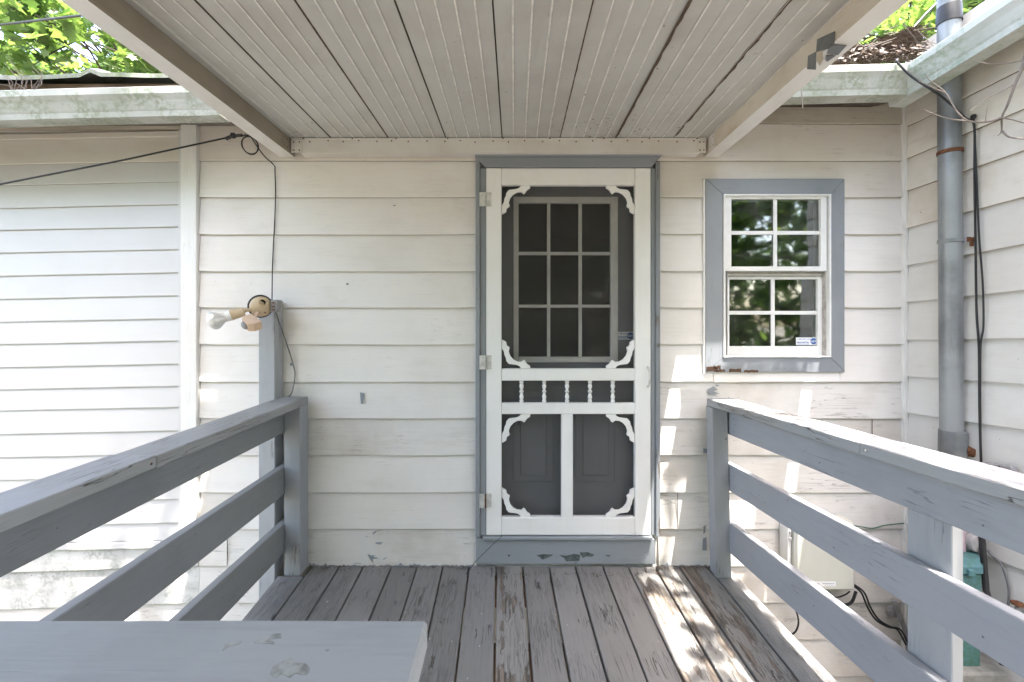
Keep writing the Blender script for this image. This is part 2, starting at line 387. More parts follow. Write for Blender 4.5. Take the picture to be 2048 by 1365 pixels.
# ------------------------------------------------------------------ setting: ground
def ground():
    m, nt, b = new_mat('grass_and_dirt'); N = NT(nt); tc = N.n('ShaderNodeTexCoord'); v = tc.outputs['Object']
    a = N.step(N.noise(v, .8, 8, .7), .42, .6); fine = N.noise(v, 40, 4)
    col = N.mix(a, (.22,.20,.175), (.12,.125,.075)); col = N.mix(N.math('MULTIPLY', fine, .5), col, (.18,.165,.14))
    N.l(col, b.inputs['Base Color']); b.inputs['Roughness'].default_value = .95
    bp = N.n('ShaderNodeBump'); bp.inputs['Distance'].default_value = .05; N.l(fine, bp.inputs['Height']); N.l(bp.outputs[0], b.inputs['Normal'])
    o = MB().add([(-150,-150,-1.1),(150,-150,-1.1),(150,150,-1.1),(-150,150,-1.1)], [(0,1,2,3)]).build('ground', m)
    tag(o, kind='structure')
ground()

# ------------------------------------------------------------------ house
house = thing('house', 'white clapboard house with grey trimmed screen door and small window', 'house', (0, D, -1.1))
tag(house)
XL, XC = -6.0, P(1808, 0).x
def ZP(py): return CAMZ-(py-PY)/361.0
def XP(px): return (px-PX)/361.0
# sheathing with openings
m = MB(); y0, y1 = D+.001, D+.11
dx0, dx1, dz1 = XP(972), XP(1302), ZP(336)
wx0, wx1, wz0, wz1 = XP(1447), XP(1660), ZP(714), ZP(390)
m.box(XL, dx0, y0, y1, -1.1, 2.62); m.box(dx0, dx1, y0, y1, dz1, 2.62); m.box(dx0, dx1, y0, y1, -1.1, ZP(1075))
m.box(dx1, wx0, y0, y1, -1.1, 2.62); m.box(wx0, wx1, y0, y1, -1.1, wz0); m.box(wx0, wx1, y0, y1, wz1, 2.62)
m.box(wx1, XC+.2, y0, y1, -1.1, 2.62)
wall = m.build('wall', M['siding'], house)
tag(wall, 'rear house wall of wide lapped boards facing the deck')
WD = vp(928, 696); WD = WD/WD.y        # run of the right hand wall (per metre of depth)
WO = Vector((XC, D, 0))
wing_end = D-.90
nW = Vector((-1, WD.x, 0)).normalized() # outward normal of side wall (towards -x)

def lap(name, mat, parent, A, B, zt, zb, outb, outt, n, step=.09, wob=.0016, thick=.0, tiltz=0.0, endcurl=0.0):
    """one lap-siding board from A to B (Vectors, z ignored), profile leaning out at the bottom"""
    A = Vector(A); B = Vector(B); L = (B-A).length; k = max(2, int(L/step)); vs = []; fs = []
    sd = random.random()*100
    for i in range(k+1):
        t = i/k; p = A.lerp(B, t); dz = tiltz*L*t + p.z
        wz = wob*mnoise.noise(Vector((t*L*2.1, sd, 0)))*1.6; wo = wob*1.5*mnoise.noise(Vector((t*L*3.0, sd+9, 0)))
        e = endcurl*(math.exp(-(t*L)/.05)+math.exp(-((1-t)*L)/.05))
        b0 = p+n*.0; 
        rows = [(zt, 0.0), (zt, outt), (zb+wz+e+.004, outb+wo), (zb+wz+e, outb+wo-.002), (zb+wz+e+.001, 0.0)]
        for z, o in rows:
            q = p+n*o; vs.append((q.x, q.y, z+dz))
    for i in range(k):
        for r in range(4):
            a = i*5+r; fs.append((a, a+5, a+6, a+1))
    fs.append((0,1,2,3,4)); fs.append(tuple(reversed([k*5+r for r in range(5)])))
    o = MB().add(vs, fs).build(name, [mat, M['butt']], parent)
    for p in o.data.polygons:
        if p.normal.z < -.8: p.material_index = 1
    return o

nM = Vector((0,-1,0))
def main_board(px0, px1, yt, yb, mat='siding', curl=.0):
    return lap('siding_board', M[mat], wall, (XP(px0), D, 0), (XP(px1), D, 0), ZP(yt-3), ZP(yb), .0155, .002, nM, endcurl=curl)
yb = lambda k: 324+73.3*k
jit = random.Random(3)
for k in range(-1, 18):
    t, b_ = yb(k-1), yb(k)+jit.uniform(-.8, .8)
    if k == -1: main_board(401, 1808, t-10, b_, 'frieze'); continue
    if k == 0: main_board(401, 1806, t, b_, 'siding_top'); continue
    if k <= 11:
        main_board(402, 955, t, b_, 'siding_old' if k in (8, 11) else 'siding', .003)
        if k == 1: main_board(1316, 1806, t, b_, 'siding_top', curl=.002)
        elif k <= 5: main_board(1316, 1424, t, b_, 'siding', .003); main_board(1676, 1806, t, b_, curl=.002)
        elif k == 6:
            main_board(1316, 1424, t, b_, 'siding', .002); main_board(1676, 1806, t, b_); main_board(1425, 1675.5, 722, b_)
        else: main_board(1316, 1806, t, b_, 'siding_old' if k >= 7 and k <= 11 else 'siding', .001)
    else: main_board(401, 1806, t, b_, 'siding_old')
# boards on the left below the vinyl, sagging outwards
for k in range(11, 18):
    lap('siding_board', M['stained'] if k in (11, 12) else M['siding_old'], wall, (XP(400), D, 0), (XL, D, 0), ZP(yb(k-1)+ (26 if k == 11 else 0)), ZP(yb(k)), .0155, .002, nM, tiltz=-.035*(k == 11 or True), step=.2)
# vertical trim between the lapped boards and the vinyl
o = MB().box(XP(370), XP(401), D-.034, D+.0, ZP(1060), ZP(215)).build('corner_board', M['trim_white'], wall, .002)
# frieze under the left gutter
MB().box(XL, XP(369.5), D-.02, D, ZP(262), ZP(200)).build('frieze_board', M['frieze'], wall, .002)
# vinyl siding panel
vyn = MB().box(XL, XP(369), D-.004, D, ZP(1100), ZP(266)).build('vinyl_cladding', M['vinyl'], house)
tag(vyn, 'narrow white vinyl siding left of the corner board')
vb = [325,366,411,455,500,546,592,637.6,682,728,772,814,861,907,952,997,1044,1078]
for i, b_ in enumerate(vb):
    t = 279 if i == 0 else vb[i-1]
    lap('siding_board', M['vinyl_dirty'] if i == 0 else M['vinyl'], vyn, (XP(368), D-.004, 0), (XL, D-.004, 0), ZP(t-1.5), ZP(b_), .0125, .003, nM, tiltz=-.0205, step=.16, wob=.0012)
def sagbox(y0_, y1_, pxr, Yf, Yb, name, mat, tilt=-.0205):
    a = XP(pxr); L = a-XL
    return MB().hexa([(XL,Yf,ZP(y1_)+tilt*L),(a,Yf,ZP(y1_)),(a,Yb,ZP(y1_)),(XL,Yb,ZP(y1_)+tilt*L),(XL,Yf,ZP(y0_)+tilt*L),(a,Yf,ZP(y0_)),(a,Yb,ZP(y0_)),(XL,Yb,ZP(y0_)+tilt*L)]).build(name, mat, vyn, .0015)
sagbox(266, 276, 363, D-.026, D-.004, 'top_channel', M['vinyl_dirty'])
sagbox(1079, 1091, 368, D-.026, D-.004, 'bottom_channel', M['vinyl'])
MB().box(XP(364), XP(369.6), D-.028, D-.004, ZP(1090), ZP(264)).build('side_channel', M['vinyl'], vyn, .001)

# side wall of the wing
def WP(t, z): return Vector((XC, D, z))+Vector((-WD.x, -1, 0))*(-0)+Vector((WD.x, 1, 0))*(-t)
swl = MB()
pA, pB = WP(0, 0), WP(.90, 0); bk = Vector((.1, 0, 0))
swl.hexa([(pA.x,pA.y,-1.1),(pB.x,pB.y,-1.1),(pB.x+.12,pB.y,-1.1),(pA.x+.12,pA.y,-1.1),(pA.x,pA.y,2.62),(pB.x,pB.y,2.62),(pB.x+.12,pB.y,2.62),(pA.x+.12,pA.y,2.62)])
swall = swl.build('side_wall', M['siding_y'], house); tag(swall, 'short side wall of the wing at right with a steel mast')
cw = [259-72.7, 259, 322, 387, 460, 534, 606, 681, 753, 825, 898, 971, 1044, 1117, 1190, 1263, 1336, 1409]
rise = -WD.z                                                     # siding climbs towards the camera
for i in range(len(cw)-1):
    t, b_ = cw[i], cw[i+1]
    A = WP(0.012, 0); B = WP(.90, 0)
    lap('siding_board', M['siding_y_dirty'] if i <= 3 else M['siding_y'], swall, (A.x, A.y, 0), (B.x, B.y, 0), ZP(t-3), ZP(b_), .0155, .002, nW, tiltz=rise, wob=.002, endcurl=.002, step=.07)
lap('siding_board', M['siding_y_dirty'], swall, (WP(.012,0).x, WP(.012,0).y, 0), (WP(.9,0).x, WP(.9,0).y, 0), ZP(110), ZP(cw[0]), .0155, .002, nW, tiltz=rise)
# inside corner strip
MB().box(XC-.022, XC-.004, D-.03, D, -1.1, ZP(208)).build('corner_strip', M['trim_white'], swall, .002)
# wing front wall (out of the frame) and the hidden body of the house
fx = WP(.90, 0).x
wf = MB().box(fx, 6.5, wing_end, wing_end+.12, -1.1, 2.62).build('front_wall', M['siding'], house)
for k in range(-1, 18):
    lap('siding_board', M['siding'], wf, (fx, wing_end, 0), (6.5, wing_end, 0), ZP(yb(k-1)-3), ZP(yb(k)), .0155, .002, nM, step=1.0)
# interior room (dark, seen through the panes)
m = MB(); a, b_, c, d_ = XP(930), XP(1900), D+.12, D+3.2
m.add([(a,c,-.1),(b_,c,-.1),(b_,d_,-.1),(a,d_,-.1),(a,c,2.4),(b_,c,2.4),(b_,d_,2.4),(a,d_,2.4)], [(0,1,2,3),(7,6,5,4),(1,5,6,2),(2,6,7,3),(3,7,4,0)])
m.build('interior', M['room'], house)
# roofs: main roof eave at z 2.47, 18 degree pitch
EY = 2.13
def roofslab(name, pts, th, mat, parent):
    vs = [Vector(p) for p in pts]; return MB().add([v for v in vs]+[v+Vector((0,0,th)) for v in vs], [(3,2,1,0),(4,5,6,7),(0,1,5,4),(1,2,6,5),(2,3,7,6),(3,0,4,7)]).build(name, mat, parent)
RB = 2.45
rl = roofslab('roof', [(XL-.3, EY, RB), (XP(1330), EY, RB), (XP(1330), 6.0, RB+1.15), (XL-.3, 6.0, RB+1.15)], .03, M['shingle'], house)
tag(rl, 'low pitched main roof edged with mossy metal sheet')
roofslab('roof_slope', [(XP(1330), EY+.02, RB-.0), (2.0, EY+.02, RB), (2.0, 6.0, RB+1.15), (XP(1330), 6.0, RB+1.15)], .03, M['shingle'], house)
rr = roofslab('wing_roof', [(1.99, EY+.02, RB+.07), (2.02+.09, 1.2, RB+.17), (6.5, 1.2, RB+1.4), (6.5, 6.0, RB+1.4)], .03, M['shingle'], house)
# metal sheet edge on left roof: wavy corrugated strip, and the bare fascia under it
m = MB(); xs = [XL-.3+i*.05 for i in range(int((P(395,0,2.06).x-XL+.3)/.05)+1)]; vs = []; fs = []
for i, x in enumerate(xs):
    wv = .006*math.sin(x*9)+.010*mnoise.noise(Vector((x*2.3, 0, 0)))+(.022 if abs((x+1.98) % .62-.03) < .028 else 0)
    tl = .012*(x+1.3)
    for (yy, zz) in ((2.055, 2.498), (2.055, 2.518), (2.10, 2.540), (2.5, 2.66)): vs.append((x, yy, zz+wv+tl))
for i in range(len(xs)-1):
    for r in range(3): a = i*4+r; fs.append((a, a+4, a+5, a+1))
m.add(vs, fs).build('roof_sheet', M['roofmetal'], rl)
MB().box(XL-.3, P(400,0,2.1).x, 2.10, 2.13, 2.36, 2.487).build('fascia', M['fascia'], rl, .002)
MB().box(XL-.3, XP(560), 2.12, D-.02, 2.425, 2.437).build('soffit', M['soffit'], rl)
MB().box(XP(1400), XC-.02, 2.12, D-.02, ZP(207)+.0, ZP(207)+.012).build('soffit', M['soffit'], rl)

# gutters: K profile, (out, z) with out measured from the fascia
def kprof(h):
    w_ = .115
    o = [(0,0),(.075,0),(.080,.022*h/.12),(.085,.030*h/.12),(.100,.062*h/.12),(.115,.085*h/.12),(.115,.112*h/.12),(.104,.12*h/.12),(.104,.115*h/.12),(.111,.108*h/.12),(.111,.086*h/.12),(.096,.066*h/.12),(.080,.035*h/.12),(.071,.004),(.004,.004),(.004,.12*h/.12),(0,.12*h/.12)]
    return o
def gutter(name, mat, A, B, n, h, parent, dzB=0):
    A = Vector(A); B = Vector(B); pr = kprof(h); k = max(3, int((B-A).length/.12)); vs = []; fs = []
    for i in range(k+1):
        t = i/k; q = A.lerp(B, t)
        w_ = .002*mnoise.noise(Vector((t*7, A.x, 3)))
        for o_, z in pr: vs.append(q+n*(o_+w_)+Vector((0,0,z+w_)))
    npf = len(pr)
    for i in range(k):
        for r in range(npf): fs.append((i*npf+r, i*npf+(r+1)%npf, (i+1)*npf+(r+1)%npf, (i+1)*npf+r))
    fs.append(tuple(range(npf))); fs.append(tuple(reversed([k*npf+r for r in range(npf)])))
    return MB().add(vs, fs).build(name, mat, parent)
GY = 2.10; gf = GY-.115
a = P(440, 231, gf+.04); b_ = P(0, 241, gf+.04)
slope = (b_.z-a.z)/(b_.x-a.x)
gl = gutter('gutter', M['gutter'], (a.x, GY, a.z), (XL-.3, GY, a.z+slope*(XL-.3-a.x)), nM, .122, house)
tag(gl, 'mossy white gutter along the left eave')
a = P(1560, 195, gf+.04); b_ = P(1800, 190, gf+.04)
gcor = Vector((b_.x, GY, b_.z))
gr = gutter('gutter', M['gutter'], (a.x, GY, a.z), (b_.x+.10, GY, b_.z+.004), nM, .125, house)
tag(gr, 'short mossy gutter over the small window')
GD = vp(935, 733); GD = GD/GD.y
st = Vector((gcor.x+.115, GY-.11, gcor.z))
gs = gutter('gutter', M['gutter_y'], st+Vector((GD.x,1,GD.z))*.13, st-Vector((GD.x,1,GD.z))*1.3, Vector((-1, GD.x, 0)).normalized(), .125, house)
tag(gs, 'mossy gutter running towards the viewer along the wing')
# high dark soffit of the wing with a pale batten
e0 = WP(-.1, 0); e1 = WP(.90, 0)
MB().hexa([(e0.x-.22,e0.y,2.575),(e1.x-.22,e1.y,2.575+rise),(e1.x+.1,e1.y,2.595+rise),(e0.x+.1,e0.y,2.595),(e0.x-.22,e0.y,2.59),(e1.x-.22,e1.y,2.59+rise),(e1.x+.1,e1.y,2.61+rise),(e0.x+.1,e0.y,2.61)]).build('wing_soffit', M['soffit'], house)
MB().tube([WP(.18,0)+Vector((-.03,0,2.565)), WP(.9,0)+Vector((-.03,0,2.565+rise*.7))], .014, 6).build('batten', M['gutter_y'], house)

DDp = D-.040
def XD(px): return (px-PX)/F*DDp
def ZD(py): return CAMZ-(py-PY)/F*DDp
DWp = D-.024
def XW(px): return (px-PX)/F*DWp
def ZW(py): return CAMZ-(py-PY)/F*DWp
# ------------------------------------------------------------------ door casing + screen door + entry door
def pb(name, mat, parent, px0, px1, py0, py1, Y0, Y1, bev=.002):
    """box whose pixels are measured in the wall plane scale"""
    return MB().box(XD(px0), XD(px1), Y0, Y1, ZD(py1), ZD(py0)).build(name, mat, parent, bev)
casing = thing('x', '', ''); bpy.data.objects.remove(casing)
df = MB()
cas = pb('door_casing', M['blue_trim_z'], house, 951, 960, 316, 1074, D-.045, D, .003)
tag(cas, 'blue grey painted casing around the screen door')
pb('casing_board', M['blue_trim_z'], cas, 960.3, 971.5, 336, 1072, D-.034, D+.09)
pb('casing_board', M['blue_trim_z'], cas, 1303, 1311, 336, 1072, D-.034, D+.09)
pb('casing_board', M['casing_peeled'], cas, 1311.3, 1320, 324, 1074, D-.045, D, .003)
MB().prism([(XD(951),D-.047,ZD(315)),(XD(1320),D-.047,ZD(315)),(XD(1303),D-.047,ZD(335.5)),(XD(971),D-.047,ZD(335.5))], (0,.047,0)).build('head_casing', M['blue_trim'], cas, .002)
pb('head_cap', M['blue_trim'], cas, 950, 1321, 311.5, 315, D-.06, D, .001)
sill = pb('door_sill', M['sill'], house, 952, 1312, 1079, 1130, D-.036, D+.0, .003)
tag(sill, 'chipped blue grey sill board under the screen door')
pb('threshold', M['sill'], sill, 966, 1304, 1072.5, 1078.4, D-.055, D+.05, .002)
def chip(pts, ox, oy, sc, X_, Z_, Yf, mat, par):
    MB().prism([(X_(ox+x/sc), Yf, Z_(oy+y/sc)) for x, y in pts], (0,.0008,0)).build('paint_chip', mat, par)
for pts in ([(425,1220),(470,1215),(525,1218),(495,1235),(460,1248)], [(560,1218),(600,1225),(650,1212),(685,1220),(680,1255),(600,1258),(590,1240)], [(680,1205),(730,1203),(770,1218),(755,1230),(720,1228),(700,1238),(690,1222)], [(830,1220),(865,1220),(855,1232)], [(250,1218),(272,1218),(260,1232)]):
    chip(pts, 930, 700, 2.967, XD, ZD, D-.0366, M['chipdark'], sill)
for pts in ([(955,120),(985,100),(1005,108),(975,125),(965,140)], [(985,215),(1060,212),(1040,238),(1010,235),(985,225)], [(905,330),(935,350),(990,348),(960,362),(1030,378),(960,385),(965,430),(925,380)], [(870,150),(915,153),(900,158)], [(1065,385),(1095,368),(1110,370),(1085,382),(1070,395)]):
    chip(pts, 560, 1040, 5.12, XP, ZP, D-.0166, M['sill'], wall)
for pts in ([(722,784),(731,786),(729,806),(724,808)], [(1412,778),(1424,772),(1433,779),(1424,782),(1437,787),(1416,788)], [(1428,768),(1436,770),(1430,773)], [(1404,1050),(1409,1048),(1408,1062),(1404,1066)], [(1403,1075),(1410,1072),(1411,1098),(1402,1098)], [(1404,895),(1412,897),(1412,904),(1404,905)], [(694,568),(700,567),(697,572)], [(786,412),(794,412),(790,415)]):
    chip(pts, 0, 0, 1, XP, ZP, D-.0172, M['sill'] if pts[0][0] > 720 else M['chipdark'], wall)

sd = MB().box(XD(974), XD(1300), D-.012, D-.010, ZD(1069), ZD(338)).build('screen_door', M['screen'], house)
tag(sd, 'white wooden screen door with scroll corner brackets and spindles')
F0, F1 = D-.040, D-.0
W = M['door_white']
pb('stile', W, sd, 972.5, 1003, 336.5, 1071, F0, F1, .003); pb('stile', W, sd, 1270.5, 1301.5, 336.5, 1071, F0, F1, .003)
pb('rail', W, sd, 1003.3, 1270.2, 336.5, 370, F0+.001, F1, .003)
pb('rail', W, sd, 1003.3, 1270.2, 738, 762, F0+.001, F1, .003)
pb('rail', W, sd, 1003.3, 1270.2, 807, 829, F0+.001, F1, .003)
pb('rail', W, sd, 1003.3, 1270.2, 1036, 1071, F0+.001, F1, .003)
pb('mullion', W, sd, 1123, 1146, 829.3, 1036-.3, F0+.001, F1, .003)
# spindles
prof = [(0,.0085),(.006,.0105),(.009,.0065),(.012,.0105),(.017,.0085),(.019,.0060),(.030,.0105),(.040,.0090),(.050,.0058),(.055,.0056),(.058,.0098),(.062,.0110),(.066,.0098)]
prof = prof+[(.124-h, r) for h, r in reversed(prof)]
for i, px in enumerate((1043.2, 1089, 1135, 1181, 1227)):
    if i == 0: prof = [(h, r*1.2) for h, r in prof]
    MB().lathe(prof, (XD(px), D-.022, ZD(807.3)), n=12).build('spindle', W, sd, smooth=True)
# scroll brackets: outline in pixels from the corner, x right, y down
br = [(0,0),(57,0),(56,6),(52,9),(48,10),(46,15),(42,17),(36,14),(29,15),(22,20),(17,27),(14,36),(16,43),(11,46),(9,52),(4,55),(1,58),(0,58)]
hole = [(0,0),(38,0),(36,4),(30,7),(22,7),(14,9),(10,14),(8,21),(5,27),(4,35),(0,40)]
outl = [(57,0),(57,5),(52,8),(49,11),(47,15),(44,17),(39,13),(31,13.5),(23,18),(17,25),(14,34),(16,42),(10,46),(9,53),(4,56),(0,58),
        (0,40),(4,34),(5,27),(8,21),(9,15),(14,9),(22,8),(30,7),(36,4),(38,0)]
for (cx, cy, sx, sy) in ((1003.6,370.4,1,1),(1270,370.4,-1,1),(1003.6,737.6,1,-1),(1270,737.6,-1,-1),(1003.6,829.4,1,1),(1270,829.4,-1,1),(1003.6,1035.6,1,-1),(1270,1035.6,-1,-1)):
    MB().prism([(XD(cx+sx*x), D-.034, ZD(cy+sy*y)) for x, y in outl], (0,.016,0)).build('corner_bracket', W, sd, .0015)
for py in (399.5, 725, 1001.5):
    h = MB().box(XD(959), XD(969.5), D-.0465, D-.0455, ZD(py+14), ZD(py-14)).box(XD(972.8), XD(983), D-.043, D-.0405, ZD(py+14), ZD(py-14)).build('hinge', M['steelwhite'], sd)
    h2 = MB()
    for j in range(5): h2.lathe([(0,.0042),(.013,.0042)], (XD(971), D-.048, ZD(py+14)+j*.0155+.0008), n=8)
    for sx in (961.5, 980.5):
        for sy in (-10, 10): h2.lathe([(0,.002),(.001,.0015)], (XD(sx), D-.0468 if sx < 970 else D-.0432, ZD(py+sy)), (0,-1,0), n=6)
    h2.build('hinge_pin', M['rust'] if py > 900 else M['steelwhite'], sd)
hd = bez([(XD(1295.5), D-.042, ZD(735)), (XD(1295.5), D-.062, ZD(740)), (XD(1294.5), D-.078, ZD(755)), (XD(1295.5), D-.062, ZD(769)), (XD(1295.5), D-.042, ZD(773))], 5)
MB().tube(hd, .005, 8).lathe([(0,.008),(.003,.007)], (XD(1295.5), D-.041, ZD(773)), (0,-1,0), 10).lathe([(0,.006),(.003,.005)], (XD(1295.5), D-.041, ZD(735)), (0,-1,0), 10).build('handle', M['steelwhite'], sd, smooth=True)

# entry door behind the screen
EYD = D+.055
def ep(px, py, Y=EYD): return P(px, py, Y)
m = MB(); L0, L1 = ep(1029, 722), ep(1233, 398)
x0, x1 = XP(972)-.01, XP(1302)+.01; zb_, zt_ = ZP(1075), ZP(336)
m.box(x0, L0.x, EYD, EYD+.045, zb_, zt_); m.box(L1.x, x1, EYD, EYD+.045, zb_, zt_)
m.box(L0.x, L1.x, EYD, EYD+.045, L1.z, zt_); m.box(L0.x, L1.x, EYD, EYD+.045, zb_, L0.z)
ed = m.build('entry_door', M['entry'], house); tag(ed, 'dark grey entry door with nine pane window behind the screen')
def epb(name, mat, a, b, c, d_, f0, f1, bev=.002):
    q = ep(a, d_); r = ep(b, c); return MB().box(q.x, r.x, EYD+f0, EYD+f1, q.z, r.z).build(name, mat, ed, bev)
epb('window_frame', M['lite'], 1027, 1037, 395, 725, -.014, .02); epb('window_frame', M['lite'], 1221, 1235, 395, 725, -.014, .02)
epb('window_frame', M['lite'], 1037.2, 1220.8, 395, 407, -.013, .02); epb('window_frame', M['lite'], 1037.2, 1220.8, 714, 725, -.013, .02)
for px in (1097.3, 1160.3): epb('muntin', M['lite'], px-3.2, px+3.2, 407.2, 713.8, -.008, .012, .0015)
for py in (507.6, 612.8):
    for a, b_ in ((1037.2,1094),(1100.6,1157),(1163.6,1220.8)): epb('muntin', M['lite'], a, b_, py-3, py+3, -.007, .012, .0015)
for i in range(3):
    for j in range(3):
        epb('pane', M['glass_door'], (1037,1100.5,1163.5)[i], (1094,1157,1221)[i], (407,511,616)[j], (504.6,609.8,714)[j], .016, .020, 0)
for a, b_ in ((1026,1107),(1151,1231)):
    for (p0, p1, q0, q1) in ((a, b_, 780, 783), (a, b_, 963, 966), (a, a+3, 783, 963), (b_-3, b_, 783, 963)):
        epb('panel_moulding', M['entry'], p0, p1, q0, q1, -.006, 0, .001)
    epb('raised_panel', M['entry'], a+14, b_-14, 797, 951, -.007, 0, .004)
def text(s, size, loc, mat, parent, name='lettering', rot=(R(90),0,0), align='LEFT', bold=0.0):
    cu = bpy.data.curves.new('t', 'FONT'); cu.body = s; cu.size = size; cu.align_x = align; cu.extrude = .0001; cu.offset = bold
    t = bpy.data.objects.new('t', cu); C.objects.link(t)
    dg = bpy.context.evaluated_depsgraph_get(); me = bpy.data.meshes.new_from_object(t.evaluated_get(dg))
    bpy.data.objects.remove(t)
    me.materials.clear(); me.materials.append(mat)
    o = bpy.data.objects.new(name, me); C.objects.link(o); o.rotation_euler = rot
    o.parent = parent; o.location = Vector(loc)-world_loc(parent)
    return o
def sticker(px0, px1, py0, py1, Y, parent):
    a = P(px0, py1, Y); b = P(px1, py0, Y); w_, h = b.x-a.x, b.z-a.z
    s = MB().box(a.x, b.x, Y-.001, Y, a.z, b.z).build('sticker', M['sticker_white'], parent)
    yy = Y-.0015
    m = MB()
    text('1-800-ADT-ASAP', h*.27, (a.x+w_*.04, yy, a.z+h*.68), M['sticker_blue'], parent)
    text('secured by', h*.36, (a.x+w_*.04, yy, a.z+h*.26), M['sticker_blue'], parent, bold=h*.008)
    m.box(a.x+w_*.05, a.x+w_*.60, yy, yy+.0004, a.z+h*.10, a.z+h*.14)
    r = h*.44; c = Vector((b.x-r*1.15, yy-.0001, a.z+h*.5))
    m.prism([(c.x+r*math.cos(R(22.5+45*k)), yy-.0001, c.z+r*math.sin(R(22.5+45*k))) for k in range(8)], (0,.0005,0))
    m.build('emblem', M['sticker_blue'], parent)
    text('ADT', h*.36, (c.x, yy-.0012, c.z-h*.13), M['sticker_white'], parent, align='CENTER', bold=h*.008)
sticker(1235, 1269, 664, 680, EYD-.0005, ed)

# ------------------------------------------------------------------ window
win = MB().box(XW(1447), XW(1660), D+.06, D+.064, ZW(714), ZW(390)).build('window', M['glass'], house)
bpy.data.objects.remove(win)
win = MB().box(XW(1446.5), XW(1450), D-.03, D+.10, ZW(715), ZW(389)).box(XW(1657.5), XW(1661), D-.03, D+.10, ZW(715), ZW(389)).box(XW(1450), XW(1657.5), D-.03, D+.10, ZW(392), ZW(389)).box(XW(1450), XW(1657.5), D-.03, D+.10, ZW(715), ZW(712)).build('window', M['sash'], house)
tag(win, 'small double hung window with grilles and blue grey casing')
a0, a1, c0, c1 = 1411.5, 1689.5, 358, 745; i0, i1, j0, j1 = 1446, 1661.5, 388.5, 716
for (nm, pts, mt) in (('casing_board', [(a0,c0),(a1,c0),(i1,j0),(i0,j0)], 'blue_trim'), ('casing_board', [(a0,c1),(i0,j1),(i1,j1),(a1,c1)], 'blue_trim'),
                  ('casing_board', [(a0,c0+.4),(i0,j0+.4),(i0,j1-.4),(a0,c1-.4)], 'blue_trim_z'), ('casing_board', [(a1,c0+.4),(a1,c1-.4),(i1,j1-.4),(i1,j0+.4)], 'blue_trim_z')):
    MB().prism([(XW(x), D-.024, ZW(y)) for x, y in pts], (0,.024,0)).build(nm, M[mt], win, .0018)
MB().box(XW(1407.5), XW(1411.2), D-.02, D, ZW(748), ZW(358)).build('casing_edge', M['trim_white'], win)
def sash(x0, x1, y0_, y1_, g0, g1, h0, h1, mv, mh, Y, half):
    f = Y; b = Y+.03
    def bb(nm, mt, p0, p1, q0, q1, ya, yb_, bev=.0015):
        q = P(p0, q1, ya); r = P(p1, q0, ya); return MB().box(q.x, r.x, ya, yb_, q.z, r.z).build(nm, mt, win, bev)
    bb('sash', M['sash'], x0, g0, y0_, y1_, f, b); bb('sash', M['sash'], g1, x1, y0_, y1_, f, b)
    bb('sash', M['sash'], g0, g1, y0_, h0, f+.0005, b); bb('sash', M['sash'], g0, g1, h1, y1_, f+.0005, b)
    bb('muntin', M['sash'], mv-half, mv+half, h0, h1, f+.009, f+.016, .001)
    bb('muntin', M['sash'], g0, mv-half, mh-half, mh+half, f+.0095, f+.016, .001)
    bb('muntin', M['sash'], mv+half, g1, mh-half, mh+half, f+.0095, f+.016, .001)
    bb('pane', M['glass'], g0-1, g1+1, h0-1, h1+1, f+.018, f+.021, 0)
sash(1450.5, 1653.5, 392.5, 542.5, 1463, 1642, 398, 533.5, 1550.7, 466, D-.018, 3.7)
sash(1455, 1649.5, 543.5, 711, 1459, 1636, 559, 693, 1546, 626, D+.020, 3.7)
MB().pbox(1650.5, 1656, 546, 712, D-.006, D+.05).build('sash_track', M['sash_grey'], win, .001)
MB().pbox(1457, 1648, 545, 548, D+.012, D+.03).pbox(1457, 1648, 552, 554, D+.014, D+.03).build('weather_strip', M['sash_grey'], win)
sticker(1592, 1634.5, 675.5, 690.5, D+.037, win)
# rotten lower left corner of the casing
m = MB(); rr_ = random.Random(5)
for (x, y, L, h) in ((1424,739,22,5),(1441,742,18,3),(1470,742,24,4),(1502,743,28,3),(1434,735,14,4)):
    n_ = 7; up = [(x-L/2+L*i/n_, y-h/2-rr_.uniform(0,h*.7)) for i in range(n_+1)]; dn = [(x+L/2-L*i/n_, y+h/2+rr_.uniform(0,h*.5)) for i in range(n_+1)]
    m.prism([(XW(a), D-.0255, ZW(b)) for a, b in up+dn], (0,.004,0))
m.build('rotten_patch', M['rot'], win)

